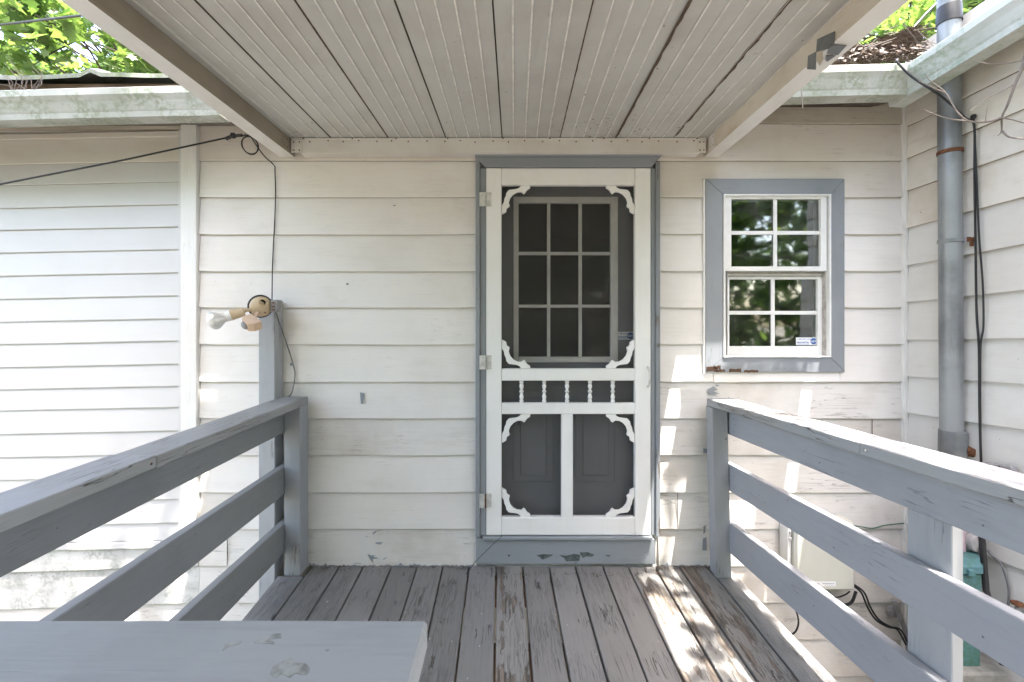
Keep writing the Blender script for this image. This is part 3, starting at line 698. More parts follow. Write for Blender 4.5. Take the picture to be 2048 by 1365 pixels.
# ------------------------------------------------------------------ porch roof
LY = D-.077; SL = F/LY
def LX(px): return (px-PX)/SL
def LZ(py): return CAMZ-(py-PY)/SL
RD = vp(1030, 649)
def roofpt(x, z, Y): return Vector((x+RD.x*(Y-LY), Y, z+RD.z*(Y-LY)))
RF = -1.3
porch = thing('porch_roof', 'flat metal porch roof of ribbed grey panels over the deck', 'porch roof', (0, LY, LZ(275)))
seams = [556, 661, 776, 891, 1004, 1120, 1232, 1347, 1424]
zc = LZ(275)
for i in range(len(seams)-1):
    xa, xb = LX(seams[i])+.0012, LX(seams[i+1])-.0012; full = .3085; prof_ = [(xa, .03), (xa, .006), (xa+.002, 0)]
    sag = (.006 if i == 6 else 0)
    nr = 5
    w_ = full/nr
    org = xb if i == 0 else xa
    for r in range(1, nr+1):
        xc_ = (xa+w_*r) if i else (xb-w_*(nr+1-r))
        if xa+.01 < xc_ < xb-.01:
            prof_ += [(xc_-.0055, 0), (xc_-.0026, -.0042), (xc_+.0026, -.0042), (xc_+.0055, 0)]
    prof_ += [(xb-.003, 0), (xb-.001, -.003 if i != 5 else -.010), (xb, .006), (xb, .03)]
    m = MB(); n_ = len(prof_); ys = [D-.012, 2.2, 2.0, 1.8, 1.6, 1.4, 1.2, .8, .2, -.5, RF]
    vs = []
    for yk, Y in enumerate(ys):
        for (x, z) in prof_:
            s_ = 0
            if i == 7: s_ = .012*mnoise.noise(Vector((x*9, Y*5, 1)))*(1 if 0 < yk < 7 else 0)
            vs.append(roofpt(x, zc+z+s_, Y))
    fs = []; mi = []
    for a in range(len(ys)-1):
        for r in range(n_-1): fs.append((a*n_+r, a*n_+r+1, (a+1)*n_+r+1, (a+1)*n_+r))
        fs.append((a*n_+n_-1, a*n_, (a+1)*n_, (a+1)*n_+n_-1))
    m.add(vs, fs)
    # side walls of the pan are dark in the seams
    pn = m.build('roof_panel', [M['pan'], M['pan_side'], M['rib']], porch)
    for p in pn.data.polygons:
        c = p.center
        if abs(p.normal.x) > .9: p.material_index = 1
        elif p.normal.z < -.2 and any(abs((c.x+world_loc(porch).x-RD.x*(c.y)) - q[0]) < .0012 for q in [(prof_[j][0]+.0026,) for j in range(3, n_-4) if prof_[j][1] < 0 and prof_[j+1][1] < 0]): p.material_index = 2
tag(pn, 'buckled dirty panel at the right edge')
for sm_px, wd in ((1232, .010), (1347, .013), (776, .003), (1120, .003)):
    vs = []; fs = []; n_ = 60
    for i in range(n_+1):
        Y = D-.10-(D-.1-.3)*i/n_; a = .5+mnoise.noise(Vector((Y*14, sm_px, 0))); b = .5+mnoise.noise(Vector((Y*17, sm_px, 5)))
        for dx in (-.002-wd*.5*a, .002+wd*b): vs.append(roofpt(LX(sm_px)+dx, zc-.0012-(.0 if sm_px != 1232 else .0095 if dx < 0 else 0), Y))
    for i in range(n_): fs.append((i*2, i*2+1, i*2+3, i*2+2))
    MB().add(vs, fs).build('seam_grime', M['grime'], porch)
m = MB(); rc_ = random.Random(77)
for i in range(520):
    u_ = rc_.random()
    if u_ < .5: px_, py_ = rc_.gauss(1195, 55), 272-abs(rc_.gauss(0, 26))
    elif u_ < .68: px_, py_ = rc_.gauss(1330, 60), 272-abs(rc_.gauss(0, 40))
    elif u_ < .78: px_, py_ = rc_.gauss(600, 25), 272-abs(rc_.gauss(0, 10))
    else: px_, py_ = rc_.uniform(600, 1400), 272-abs(rc_.gauss(0, 90))
    k_ = (zc-.001-CAMZ-RD.z*LY); Y = k_/((PY-py_)/F-RD.z)
    if not (.8 < Y < D-.09): continue
    q = P(px_, py_, Y)
    if not (LX(585)+.02 < q.x < LX(1400)): continue
    a = rc_.uniform(0, 3.14); L = rc_.uniform(.001, .0045)*(2 if rc_.random() < .15 else 1); d = Vector((math.cos(a), math.sin(a), 0))*L; e = Vector((-math.sin(a), math.cos(a), 0))*L*rc_.uniform(.25,.7)
    q.z -= .0045
    m.add([q-d, q-d*.4+e, q+d*.5+e*.8, q+d, q+d*.3-e, q-d*.5-e*.7], [(0,1,2,3,4,5)])
o = m.build('dirt_specks', M['speckdirt'], porch); o['kind'] = 'stuff'
# seam backing so that no light leaks
MB().hexa([roofpt(LX(540),zc+.031,RF),roofpt(LX(1440),zc+.031,RF),roofpt(LX(1440),zc+.031,D-.01),roofpt(LX(540),zc+.031,D-.01),
           roofpt(LX(540),zc+.05,RF),roofpt(LX(1440),zc+.05,RF),roofpt(LX(1440),zc+.05,D-.01),roofpt(LX(540),zc+.05,D-.01)]).build('roof_deck', M['pan_side'], porch)
# ledger along the wall
zb = LZ(307)
led = MB().box(LX(600), LX(1400), LY, D-.017, zb, zc-.003).build('ledger', M['ledger'], porch, .002)
MB().box(LX(582), LX(1413), LY-.003, LY-.0005, zc-.012, zc-.004).build('ledger_lip', M['ledger'], led, .001)
def beam(xi, out, mats, name, lab):
    """hollow 3 inch beam, inner face at xi, body away from the porch centre"""
    m = MB(); x0, x1 = sorted((xi, xi+out*.078)); zt = zc-.001; z0 = zb
    p = [roofpt(x, z, Y) for z in (z0, zt) for (x, Y) in ((x0, RF), (x1, RF), (x1, D-.02), (x0, D-.02))]
    # subdivide along the run for slight dents
    ks = 14; vs = []; fs = []
    for i in range(ks+1):
        Y = RF+(D-.02-RF)*i/ks
        for (x, z) in ((x0, z0), (x1, z0), (x1, zt), (x0, zt)):
            d = .0025*mnoise.noise(Vector((x*3, Y*3, z*3)))
            vs.append(roofpt(x+d, z+(d if z == z0 else 0), Y))
    for i in range(ks):
        for r in range(4): fs.append((i*4+r, i*4+(r+1)%4, (i+1)*4+(r+1)%4, (i+1)*4+r))
    fs += [(0,1,2,3), (ks*4+3, ks*4+2, ks*4+1, ks*4)]
    m.add(vs, fs); o = m.build(name, mats, porch)
    for p_ in o.data.polygons:
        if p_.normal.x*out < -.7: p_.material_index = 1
    tag(o, lab); return o
bl = beam(LX(579), -1, [M['beam'], M['beam_tan']], 'beam', 'left beam, white below and brown inside')
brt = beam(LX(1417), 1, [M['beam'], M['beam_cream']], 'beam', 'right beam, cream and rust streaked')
# corner plates and screws
def screw_mesh():
    m = MB(); m.lathe([(0,.0042),(.0015,.004),(.003,.002)], (0,0,0), (0,-1,0), 7); return m
scr = None
def screw(x, y, z, parent, face='Y'):
    global scr
    pl = world_loc(parent)
    if scr is None:
        scr = screw_mesh().build('screw', M['rust'], None); scr.parent = parent; scr.location = Vector((x,y,z))-pl; o = scr
    else: o = copy(scr, Vector((x,y,z))-pl, parent)
    o.rotation_euler = (0,0,0) if face == 'Y' else ((0,0,R(90)) if face == '+X' else (0,0,R(-90)))
    return o
rs = random.Random(11)
for i in range(24):
    x = LX(620)+(LX(1385)-LX(620))*i/23+rs.uniform(-.01,.01); screw(x, LY-.001, zc-(.019 if i % 2 else .0245)+rs.uniform(-.002,.002), led)
for i in range(9): screw(LX(600)+(LX(1400)-LX(600))*i/8+rs.uniform(-.02,.02), LY-.0035, zc-.008, led)
for sgn, x0, x1 in ((1, 583, 605), (-1, 1395, 1411)):
    pl_ = MB().box(LX(x0), LX(x1), LY-.004, LY-.0015, zb+.002, zc-.014).build('corner_plate', M['ledger'], porch, .0005)
    for a in (.25, .75):
        for b_ in (.2, .8): screw(LX(x0)+(LX(x1)-LX(x0))*a, LY-.0045, zb+(zc-zb)*b_*.85, porch)
for sx, face, xx in ((1, '+X', LX(579)), (-1, '-X', LX(1417))):
    for Y in (LY-.03, LY-.06):
        q = roofpt(xx, zb+.02, Y); screw(q.x+.001*sx, q.y, q.z, porch, face); q = roofpt(xx, zb+.065, Y); screw(q.x+.001*sx, q.y, q.z, porch, face)
    p0 = roofpt(xx, zb+.003, LY-.075); MB().box(min(p0.x, p0.x+.0025*sx), max(p0.x, p0.x+.0025*sx), LY-.075, LY-.012, zb+.004, zc-.006).build('corner_plate', M['beam_tan'] if sx > 0 else M['ledger'], porch)
# bent grey flashing hanging on the right beam
xr = LX(1417)
def beamY(py):      # depth where the right beam's inner bottom edge is seen at py
    return None
m = MB()
def infc(px, py):       # on the inner face of the right beam
    Y = (xr-.004-RD.x*LY)/((px-PX)/F-RD.x); return P(px, py, Y)
def btm(px, py):        # on its underside
    Y = (CAMZ-zb+.005+RD.z*LY)/((py-PY)/F+RD.z); return P(px, py, Y)
m.add([infc(1634,79), infc(1669,63), infc(1668,90), infc(1659,97), infc(1632,105)], [(0,1,2,3,4)])
m.add([infc(1616,112), infc(1633,103), infc(1631,140), infc(1614,139)], [(0,1,2,3)])
m.add([btm(1659,91), btm(1693,92), btm(1676,111), btm(1654,108)], [(0,1,2,3)])
m.add([btm(1652,112), btm(1672,112), btm(1655,124), btm(1651,122)], [(0,1,2,3)])
t3 = MB().add([infc(1633,105), infc(1645,101), infc(1653,116)-Vector((.01,0,.004)), infc(1649,128)-Vector((.012,0,0)), infc(1640,133), infc(1632,122)], [(0,1,2,3,4,5)]).build('torn_flap', M['beam_cream'], porch)
fl = m.build('flashing', M['galv'], porch); tag(fl, 'bent grey metal flashing hooked on the right beam')
sm = fl.modifiers.new('thick', 'SOLIDIFY'); sm.thickness = .0015
# roof front support posts and front beam (behind the viewer)
MB().hexa([roofpt(LX(500),zb-.05,RF-.08),roofpt(LX(1495),zb-.05,RF-.08),roofpt(LX(1495),zb-.05,RF),roofpt(LX(500),zb-.05,RF),roofpt(LX(500),zc+.05,RF-.08),roofpt(LX(1495),zc+.05,RF-.08),roofpt(LX(1495),zc+.05,RF),roofpt(LX(500),zc+.05,RF)]).build('front_beam', M['beam'], porch, .002)
for x in (LX(560), LX(1440)): MB().box(x-.04, x+.04, RF-.08, RF, -1.1, zb-.05).build('support_post', M['beam'], porch, .003)

# ------------------------------------------------------------------ deck
DZ = lambda Y: .009-(D-Y)*DS
deck = thing('deck', 'weathered grey plank deck with worn boards', 'deck', (0, 1.2, -.2))
sm_ = [627, 682, 730, 785, 836, 887, 939, 992.6, 1045, 1097, 1149, 1203, 1253, 1306, 1354, 1411]
Yd0 = -.9
DD = vp(1002, 611)
def dline(px):      # x of a seam line at depth Y
    x0 = XP(px); return lambda Y: x0+DD.x*(Y-D)
rd = random.Random(21)
wearsel = {3:'deck_b',4:'deck_b',5:'deck_b',6:'deck_a',7:'deck_c',8:'deck_b',9:'deck_a',10:'deck_a',11:'deck_a',2:'deck_b',12:'deck_c',13:'deck_c',14:'deck_c'}
def plank(l, r, ya, yb_, mat, top=0.0, name='deck_board', th=.036):
    n_ = 12; vs = []; fs = []; sd_ = rd.random()*50
    for i in range(n_+1):
        Y = ya+(yb_-ya)*i/n_; z = DZ(Y)+top; a, b = l(Y)+.0014*mnoise.noise(Vector((Y*4, sd_, 0))), r(Y)+.0014*mnoise.noise(Vector((Y*4, sd_+7, 0)))
        cz = -.0015
        c_ = .003
        for (x, zz) in ((a, z-th), (b, z-th), (b, z-c_), (b-c_, z), ((a+b)/2, z+cz), (a+c_, z), (a, z-c_)): vs.append((x, Y, zz))
    for i in range(n_):
        for k in range(7): fs.append((i*7+k, i*7+(k+1)%7, (i+1)*7+(k+1)%7, (i+1)*7+k))
    fs += [tuple(range(7)), tuple(reversed([n_*7+k for k in range(7)]))]
    return MB().add(vs, fs).build(name, M[mat], deck)
gaps = [.003]+[.0038]*3+[.003,.0038,.004,.0045,.0045,.0045,.0045,.0038,.004,.005,.005,.004]
for i in range(len(sm_)-1):
    l, r = dline(sm_[i]), dline(sm_[i+1]); g0, g1 = gaps[i], gaps[i+1]
    plank(lambda Y, l=l, g=g0: l(Y)+g, lambda Y, r=r, g=g1: r(Y)-g, Yd0, D-.02+rd.uniform(-.006,.0), wearsel.get(i, 'deck_a'), rd.uniform(-.002,.002))
# edge boards that carry the posts
le = dline(sm_[0]); plank(lambda Y: le(Y)-.140, lambda Y: le(Y)-.003, Yd0, D-.115, 'deck_a', .001)
ri = dline(sm_[-1]); a_, b_ = DK(1478, 1161), DK(1672, 1365)
rx = lambda Y: a_.x+(b_.x-a_.x)*(Y-a_.y)/(b_.y-a_.y)
plank(lambda Y: ri(Y)+.004, lambda Y: rx(Y), Yd0, D-.02, 'deck_a', .001)
# framing under the planks
for Y in (D-.06, 1.9, 1.4, .9, .4, -.1, -.6):
    MB().box(-1.24, 1.2, Y-.019, Y+.019, DZ(Y)-.19, DZ(Y)-.040).build('joist', M['fascia'], deck)
for x in (-1.27, 1.16):
    MB().box(x, x+.038, Yd0, D-.12, -.36, -.155).build('rim_joist', M['rail_y'], deck, .002)
for (x, Y) in ((-1.18, .1), (1.1, .1), (-1.18, -.85), (1.1, -.85), (0, -.85)):
    MB().box(x-.045, x+.045, Y-.045, Y+.045, -1.1, DZ(Y)-.19).build('deck_post', M['post_z'], deck, .002)

sm2 = random.Random(31)
for (x, a, b) in ((458, 1061, 1128), (1353, 985, 1054), (1600, 1135, 1200), (1740, 838, 908), (540, 1205, 1270)):
    MB().box(XP(x)-.0009, XP(x)+.0009, D-.0172, D-.012, ZP(b), ZP(a)).build('board_joint', M['butt'], wall)
for (a, b) in ((622, 950), (1316, 1412)):
    n_ = int((b-a)/4); up = [(a+(b-a)*i/n_, 1128+sm2.uniform(-2,1.5)*(1+2*(sm2.random()<.12))) for i in range(n_+1)]
    MB().prism([(XP(x), D-.0185, ZP(y)) for x, y in up]+[(XP(b), D-.0185, ZP(1131)), (XP(a), D-.0185, ZP(1131))], (0,.003,0)).build('paint_smear', M['sill'], wall)
m = MB()
for i in range(420):
    x = sm2.choice([sm2.uniform(-1.1,-.2), sm2.uniform(.8,1.15), sm2.uniform(-1.1,1.15)]); Y = D-.03-abs(sm2.gauss(0,.018))-(.06 if -.2 < x < .82 else 0); a = sm2.uniform(0,3.14); L = sm2.uniform(.003,.016)
    c = Vector((x, Y, DZ(Y)+.003+sm2.random()*.003)); d = Vector((math.cos(a), math.sin(a)*.6, sm2.uniform(-.2,.3)))*L; e = Vector((-math.sin(a), math.cos(a), .1))*sm2.uniform(.0008,.003)
    m.add([c-d, c+e, c+d, c-e+Vector((0,0,.001))], [(0,1,2,3)])
db = m.build('debris', M['needles'], None); tag(db, 'brown crumbs of leaf litter gathered where the deck meets the wall', 'leaf litter', kind='stuff')
m = MB()
for i in range(90):
    X_ = sm2.uniform(-.95,1.1); Y = sm2.uniform(.9,2.3); r = sm2.uniform(.0012,.0035)*(2 if sm2.random() < .1 else 1); c = Vector((X_, Y, DZ(Y)+.0012))
    k_ = 5; m.prism([c+Vector((r*math.cos(6.283*j/k_+i)*sm2.uniform(.6,1.3), r*math.sin(6.283*j/k_+i)*1.4, 0)) for j in range(k_)], (0,0,.0008))
pf = m.build('paint_flecks', M['fleck'], deck); pf['kind'] = 'stuff'

# ------------------------------------------------------------------ railings
def bar(name, mat, parent, A, Bd, L, w_, z0, z1, bev=.003, segs=8, rough=.0012, seed=0):
    """board starting at A (inner top corner point, x,y), running along direction Bd (per metre Y) for L metres toward the camera;
       w_: width to the outside (signed), z0..z1 heights at A"""
    vs = []; fs = []
    for i in range(segs+1):
        t = L*i/segs; x = A[0]-Bd.x*t; Y = A[1]-t; dz = -Bd.z*t
        for (dx, z) in ((0, z0), (w_, z0), (w_, z1), (0, z1)):
            j = rough*mnoise.noise(Vector((t*3+dx*10, z*5, seed+.5)))
            vs.append((x+dx+j, Y, z+dz+j))
    for i in range(segs):
        for r in range(4): fs.append((i*4+r, i*4+(r+1)%4, (i+1)*4+(r+1)%4, (i+1)*4+r))
    fs += [(0,1,2,3), tuple(reversed([segs*4+k for k in range(4)]))]
    return MB().add(vs, fs).build(name, mat, parent, bev)
VL = vp(1015, 637)
lr = thing('railing', 'grey wooden deck railing at left with three long boards under a flat cap', 'railing', (-1.15, 1.5, 0))
yl = F/370
xin = (617-PX)/370
# cap in two pieces with a joint
def capjoint_depth(px, xin_): return F*xin_/(px-PX)
yj = F*xin/(313-PX)
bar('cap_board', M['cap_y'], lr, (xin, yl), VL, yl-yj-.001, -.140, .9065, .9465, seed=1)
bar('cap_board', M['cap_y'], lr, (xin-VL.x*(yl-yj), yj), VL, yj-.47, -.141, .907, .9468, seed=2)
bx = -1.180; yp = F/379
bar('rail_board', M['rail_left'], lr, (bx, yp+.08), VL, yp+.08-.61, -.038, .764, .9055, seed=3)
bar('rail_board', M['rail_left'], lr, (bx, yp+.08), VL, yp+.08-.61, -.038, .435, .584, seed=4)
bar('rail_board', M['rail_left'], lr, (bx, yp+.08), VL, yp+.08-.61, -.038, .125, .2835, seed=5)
MB().box(bx+.001, bx+.085, yp, D-.018, DZ(yp)+.002, .905).build('post', M['post_z'], lr, .003)
MB().box(bx+.001, bx+.088, .50, .59, -.3, .905).build('post', M['post_z'], lr, .003)
MB().lathe([(0,.004),(.002,.003)], (xin+.0005, yj-.02, .925), (1,0,0), 8).build('nail', M['rust'], lr)

VR = vp(966, 668)
rr2 = thing('railing', 'grey wooden deck railing at right, peeling cap in sunlight', 'railing', (1.2, 1.5, 0))
yr = F/370; xr_ = (1413-PX)/370
# joint depth: solve px = 1719
k_ = (1719-PX)/F; yj2 = (xr_+VR.x*0 + (-VR.x)*yr)/(k_-VR.x)
bar('cap_board', M['cap_worn'], rr2, (xr_, yr), VR, yr-yj2-.001, .140, .896, .936, seed=6)
bar('cap_board', M['cap_worn'], rr2, (xr_-VR.x*(yr-yj2), yj2), VR, yj2-.30, .141, .8965-VR.z*(yr-yj2), .9365-VR.z*(yr-yj2), seed=7)
yq = F/382; bxr = 1.160
bar('rail_board', M['rail_y'], rr2, (bxr, yq+.06), VR, yq+.06-.3, .038, .755, .894, seed=8)
bar('rail_board', M['rail_y'], rr2, (bxr, yq+.06), VR, yq+.06-.3, .038, .460, .598, seed=9)
bar('rail_board', M['rail_y'], rr2, (bxr, yq+.06), VR, yq+.06-.3, .038, .135, .292, seed=10)
z0 = DZ(yq)+.002
MB().hexa([(1.093,yq,z0),(1.174,yq,z0),(1.178,yq+.08,z0),(1.097,yq+.08,z0),(1.070,yq,.895),(1.152,yq,.895),(1.156,yq+.08,.895),(1.074,yq+.08,.895)]).build('post', M['post_z'], rr2, .003)
MB().box(1.262, 1.297, 1.25, 1.39, -1.1, .90).build('upright_board', M['post_light'], rr2, .003)
MB().box(1.30, 1.337, .36, .50, -1.1, .94).build('upright_board', M['post_light'], rr2, .003)
nm = None
for (x0_, y0_, V_, par, sg, z_) in [(bx, yp, VL, lr, 1, z) for z in (.835, .51, .205)]+[(bxr, yq, VR, rr2, -1, z) for z in (.825, .53, .215)]:
    for t in (.04, .64+.05*math.sin(z_*50), 1.17):
        for dz in ((-.035, .03) if t < .1 else (.04*math.sin(z_*90),)):
            q = Vector((x0_-V_.x*t+sg*.0008, y0_-t, z_+dz+.006*math.sin(t*37+dz*90)-V_.z*t))
            if nm is None: nm = MB().lathe([(0,.0028),(.0006,.0024)], (0,0,0), (1,0,0), 8).build('nail', M['greycable'], None); nm.parent = par; nm.location = q-world_loc(par)
            else:
                c = copy(nm, q-world_loc(par), par)
                if sg < 0: c.rotation_euler = (0,0,math.pi)
xj = xr_-VR.x*(yr-yj2)
MB().lathe([(0,.004),(.002,.003)], (xj-.0005, yj2-.025, .916-VR.z*(yr-yj2)), (-1,0,0), 8).build('nail', M['steelwhite'], rr2)

fr_ = thing('railing', 'near railing end with broad grey cap in the lower left foreground', 'railing', (-.6, .54, 0))
def xbar(name, mat, x0, x1, ya, yb_, z0_, z1_, bev, seed):
    n_ = 12; vs = []; fs = []
    for i in range(n_+1):
        x = x0+(x1-x0)*i/n_
        for (Y, z) in ((ya, z0_), (yb_, z0_), (yb_, z1_), (ya, z1_)):
            j = .0012*mnoise.noise(Vector((x*4, Y*9, seed))); vs.append((x, Y+j, z+j*.3))
    for i in range(n_):
        for r in range(4): fs.append((i*4+r, i*4+(r+1)%4, (i+1)*4+(r+1)%4, (i+1)*4+r))
    fs += [(0,1,2,3), tuple(reversed([n_*4+k for k in range(4)]))]
    return MB().add(vs, fs).build(name, mat, fr_, bev)
xbar('cap_board', M['cap_x'], -1.217, -.110, .467, .607, .9075, .9470, .004, 3)
xbar('rail_board', M['rail_y'], -1.09, -.13, .53, .568, .764, .906, .003, 4)
xbar('rail_board', M['rail_y'], -1.09, -.13, .53, .568, .435, .584, .003, 5)
xbar('rail_board', M['rail_y'], -1.09, -.13, .53, .568, .125, .283, .003, 6)
MB().box(-.205, -.118, .44, .529, DZ(.5)+.002, .906).build('post', M['post_z'], fr_, .003)

def capn(x, y):
    px, py = x/2.2756, 1220+y/2.2756; Y = (CAMZ-.9472)*F/(py-PY); return P(px, py, Y)
for pts in ([(1230,290),(1240,262),(1290,235),(1330,215),(1330,240),(1390,245),(1410,262),(1405,285),(1390,298),(1340,290),(1320,310),(1280,292),(1250,310)],
            [(1010,190),(1025,155),(1060,145),(1100,145),(1090,155),(1030,170)], [(1155,150),(1180,135),(1230,120),(1240,110),(1280,108),(1280,128),(1220,135),(1250,150),(1250,158)],
            [(755,130),(765,134),(762,140),(752,138)], [(1480,180),(1500,178),(1498,186),(1484,188)]):
    MB().prism([capn(x, y)+Vector((0,0,.0004)) for x, y in pts], (0,0,-.0012)).build('peeled_patch', M['underpaint'], fr_)
# tall post with lamp
tp = MB().box(-1.3185, -1.2336, 2.33, 2.418, -1.1, P(0, 601, 2.33).z).build('lamp_post', M['post_light'], None, .003)
tag(tp, 'tall square grey post beside the left railing carrying a flood light', 'post')

# ------------------------------------------------------------------ flood light
LYp = 2.27
fl_ = thing('flood_light', 'broken beige flood light with one bulb and a motion sensor on the tall post', 'lamp', P(520, 613, 2.30))
def lp(px, py, Y=LYp): return P(px, py, Y)
ax = (Vector((.62, -.78, -.14))).normalized()
c0_ = lp(521, 613, 2.28)
MB().lathe([(0,.060),(.006,.060),(.010,.056)], c0_-ax*.002, ax, 28).build('back_plate', M['blackpl'], fl_, smooth=True)
MB().lathe([(0,.053),(.012,.051),(.022,.040),(.030,.024),(.034,.008)], c0_+ax*.008-Vector((0,0,.001)), ax, 28).build('canopy', M['beige'], fl_, smooth=True)
so_ = c0_+ax*.022+Vector((.006,0,.020))
MB().lathe([(-.004,.026),(.006,.021),(.020,.0200),(.028,.0215),(.030,.020),(.030,.0160),(.012,.0155)], so_, Vector((.5,-.86,.03)).normalized(), 24).build('socket', M['beige'], fl_, smooth=True)
s2 = Vector((.5,-.86,.03)).normalized()
MB().lathe([(0,.0145),(.001,.0145)], so_+s2*.013, s2, 20).build('socket_throat', M['dark'], fl_)
MB().box(so_.x+.001, so_.x+.017, so_.y-.0165, so_.y-.0155, so_.z+.002, so_.z+.004).box(so_.x+.001, so_.x+.017, so_.y-.0165, so_.y-.0155, so_.z-.005, so_.z-.003).build('contact', M['metergrey'], fl_)
# arm and lampholder to the left
a0_ = lp(508, 620, 2.25); a1_ = lp(492, 622, 2.22); ad = (lp(420, 645, 2.14)-lp(494, 622, 2.22)).normalized()
MB().tube([a0_, a1_+Vector((0,0,.003)), a1_+ad*.01], [.008,.0085,.010], 12).lathe([(0,.010),(.006,.013)], a0_-ad*.004, ad, 12).build('arm', M['beige'], fl_, smooth=True)
MB().lathe([(0,.016),(.004,.024),(.05,.025),(.056,.0275),(.060,.0275),(.062,.024),(.085,.025)], a1_+ad*.008, ad, 22).build('lampholder', M['beige'], fl_, smooth=True)
MB().lathe([(0,.022),(.016,.024),(.028,.032),(.042,.042),(.056,.046),(.070,.042),(.082,.028),(.088,.004)], a1_+ad*.086, ad, 26).build('bulb', M['bulb'], fl_, smooth=True)
MB().lathe([(0,.0255),(.022,.0250),(.024,.022)], a1_+ad*.070, ad, 22).build('collar', M['trim_white'], fl_, smooth=True)
m = MB()
for dx, dz in ((-.030,.006),(.020,-.030)): m.lathe([(0,.004),(.004,.003)], c0_+ax*.022+Vector((dx,0,dz)), ax, 8)
m.build('fixing_screw', M['rust'], fl_)
# sensor: hexagonal box on a short arm
b0_ = lp(515, 628, 2.24); b1_ = lp(510, 636, 2.20)
MB().tube([b0_, b1_], [.0095,.007], 10).lathe([(0,.013),(.008,.011)], b0_, (b1_-b0_), 12).build('arm', M['pinkbeige'], fl_, smooth=True)
cs = lp(505, 646, 2.17); Rm = Matrix.Rotation(R(28), 3, 'Y') @ Matrix.Rotation(R(-25), 3, 'Z') @ Matrix.Rotation(R(35), 3, 'X')
hx = [(-.046,-.016),(-.026,-.036),(.026,-.036),(.046,-.016),(.046,.022),(-.046,.022)]
m = MB(); m.prism([cs+Rm @ Vector((x, z*1.0, -.022)) for x, z in hx], Rm @ Vector((0,0,.046))); m.build('sensor_housing', M['pinkbeige'], fl_, .002)
MB().lathe([(0,.021),(.008,.021),(.016,.012)], cs+Rm @ Vector((0,-.034,.0)), Rm @ Vector((0,-1,-.3)), 16).build('sensor_lens', M['metergrey'], fl_, smooth=True)
MB().pbox(541, 553.5, 600, 625, 2.275, 2.328).build('junction_box', M['metergrey'], fl_, .002)
m = MB()
for py in (606, 614, 620): m.box(*(lambda q: (q.x-.006, q.x+.006, 2.268, 2.276, q.z-.003, q.z+.003))(P(547, py, 2.275)))
m.build('terminal', M['rust'], fl_)

# grey cable from the lamp to the rail, with blue clip
cb = MB().tube(bez([P(552,625,2.32), P(562,655,2.38), P(574,690,2.40), P(586,728,2.41), P(590,752,2.41), P(584,785,2.39), P(574,797,2.36)], 6), .0032, 8).build('lamp_cable', M['greycable'], None, smooth=True)
tag(cb, 'thin grey cable hanging beside the tall post down to the left railing', 'cable')
ck = MB().box(*(lambda q: (q.x-.008, q.x+.007, q.y-.01, q.y+.004, q.z-.008, q.z+.008))(P(584,729,2.40))).build('cable_clip', M['sill'], cb, .003)
ck.location = (0,0,0)

# ------------------------------------------------------------------ overhead service wire and coil
cbl = thing('service_cable', 'black overhead cable clamped and coiled at the left end of the porch roof', 'cable', P(470, 275, 2.3))
MB().tube([P(-500, 486, 1.3), P(-200, 416, 1.75), P(0, 369, 2.0), P(240, 322, 2.18), P(458, 275, 2.29)], .0042, 8).build('wire', M['rubber'], cbl, smooth=True)
m = MB().tube([P(452,278,2.29), P(462,274,2.29)], .009, 10).lathe([(-.008,.010),(0,.016),(.004,.013),(.010,.015),(.016,.009)], P(465,272,2.29), (1,0,.15), 12).tube([P(472,272,2.29), P(484,271,2.29)], .008, 8)
m.build('wire_clamp', M['blackpl'], cbl, smooth=True)
m = MB(); 
for k in range(4):
    cc = P(500, 291, 2.33-.005*k); rx_, rz_ = .044-.001*k, .046+.001*k
    m.tube([cc+Vector((rx_*math.cos(a), 0, rz_*math.sin(a)*1.0))+Vector((.010*math.sin(a)*-1,0,0)) for a in [2*math.pi*i/26 for i in range(27)]], .0030, 7)
m.build('coil', M['rubber'], cbl, smooth=True)
MB().tube(bez([P(484,271,2.29), P(500,273,2.31), P(514,293,2.36), P(530,314,2.405), P(548,331,2.415), P(550,345,2.415), P(551,400,2.418), P(548,470,2.418), P(545,530,2.415), P(544,602,2.34)], 6), .0030, 7).build('wire', M['rubber'], cbl, smooth=True)
MB().tube([P(486,272,2.29), P(492,267,2.28)], .0012, 5).tube([P(486,273,2.29), P(497,269,2.28)], .0012, 5).build('wire_end', M['rubber'], cbl)
MB().lathe([(0,.006),(.006,.006)], P(549,332,2.42), (0,-1,0), 8).build('wire_clip', M['sticker_white'], cbl)
uw = MB().tube([P(-300,88,5.0), P(0,50,4.0), P(175,30,3.4), P(600,-30,3.0)], .009, 8).build('power_line', M['rubber'], None, smooth=True)
tag(uw, 'dark overhead power line crossing the foliage at top left', 'cable')
# thin wire from the sill onto the deck
dw = MB().tube(bez([P(1004,1072,D-.09), P(985,1090,D-.10), P(950,1125,D-.12), DK(930,1152)+Vector((0,0,.004)), DK(890,1182)+Vector((0,0,.004)), DK(868,1210)+Vector((0,0,.003)), DK(855,1262)+Vector((0,0,.003))], 6), .0016, 6).build('thin_wire', M['rubber'], None)
tag(dw, 'thin dark wire trailing from the door sill onto the deck boards', 'wire')

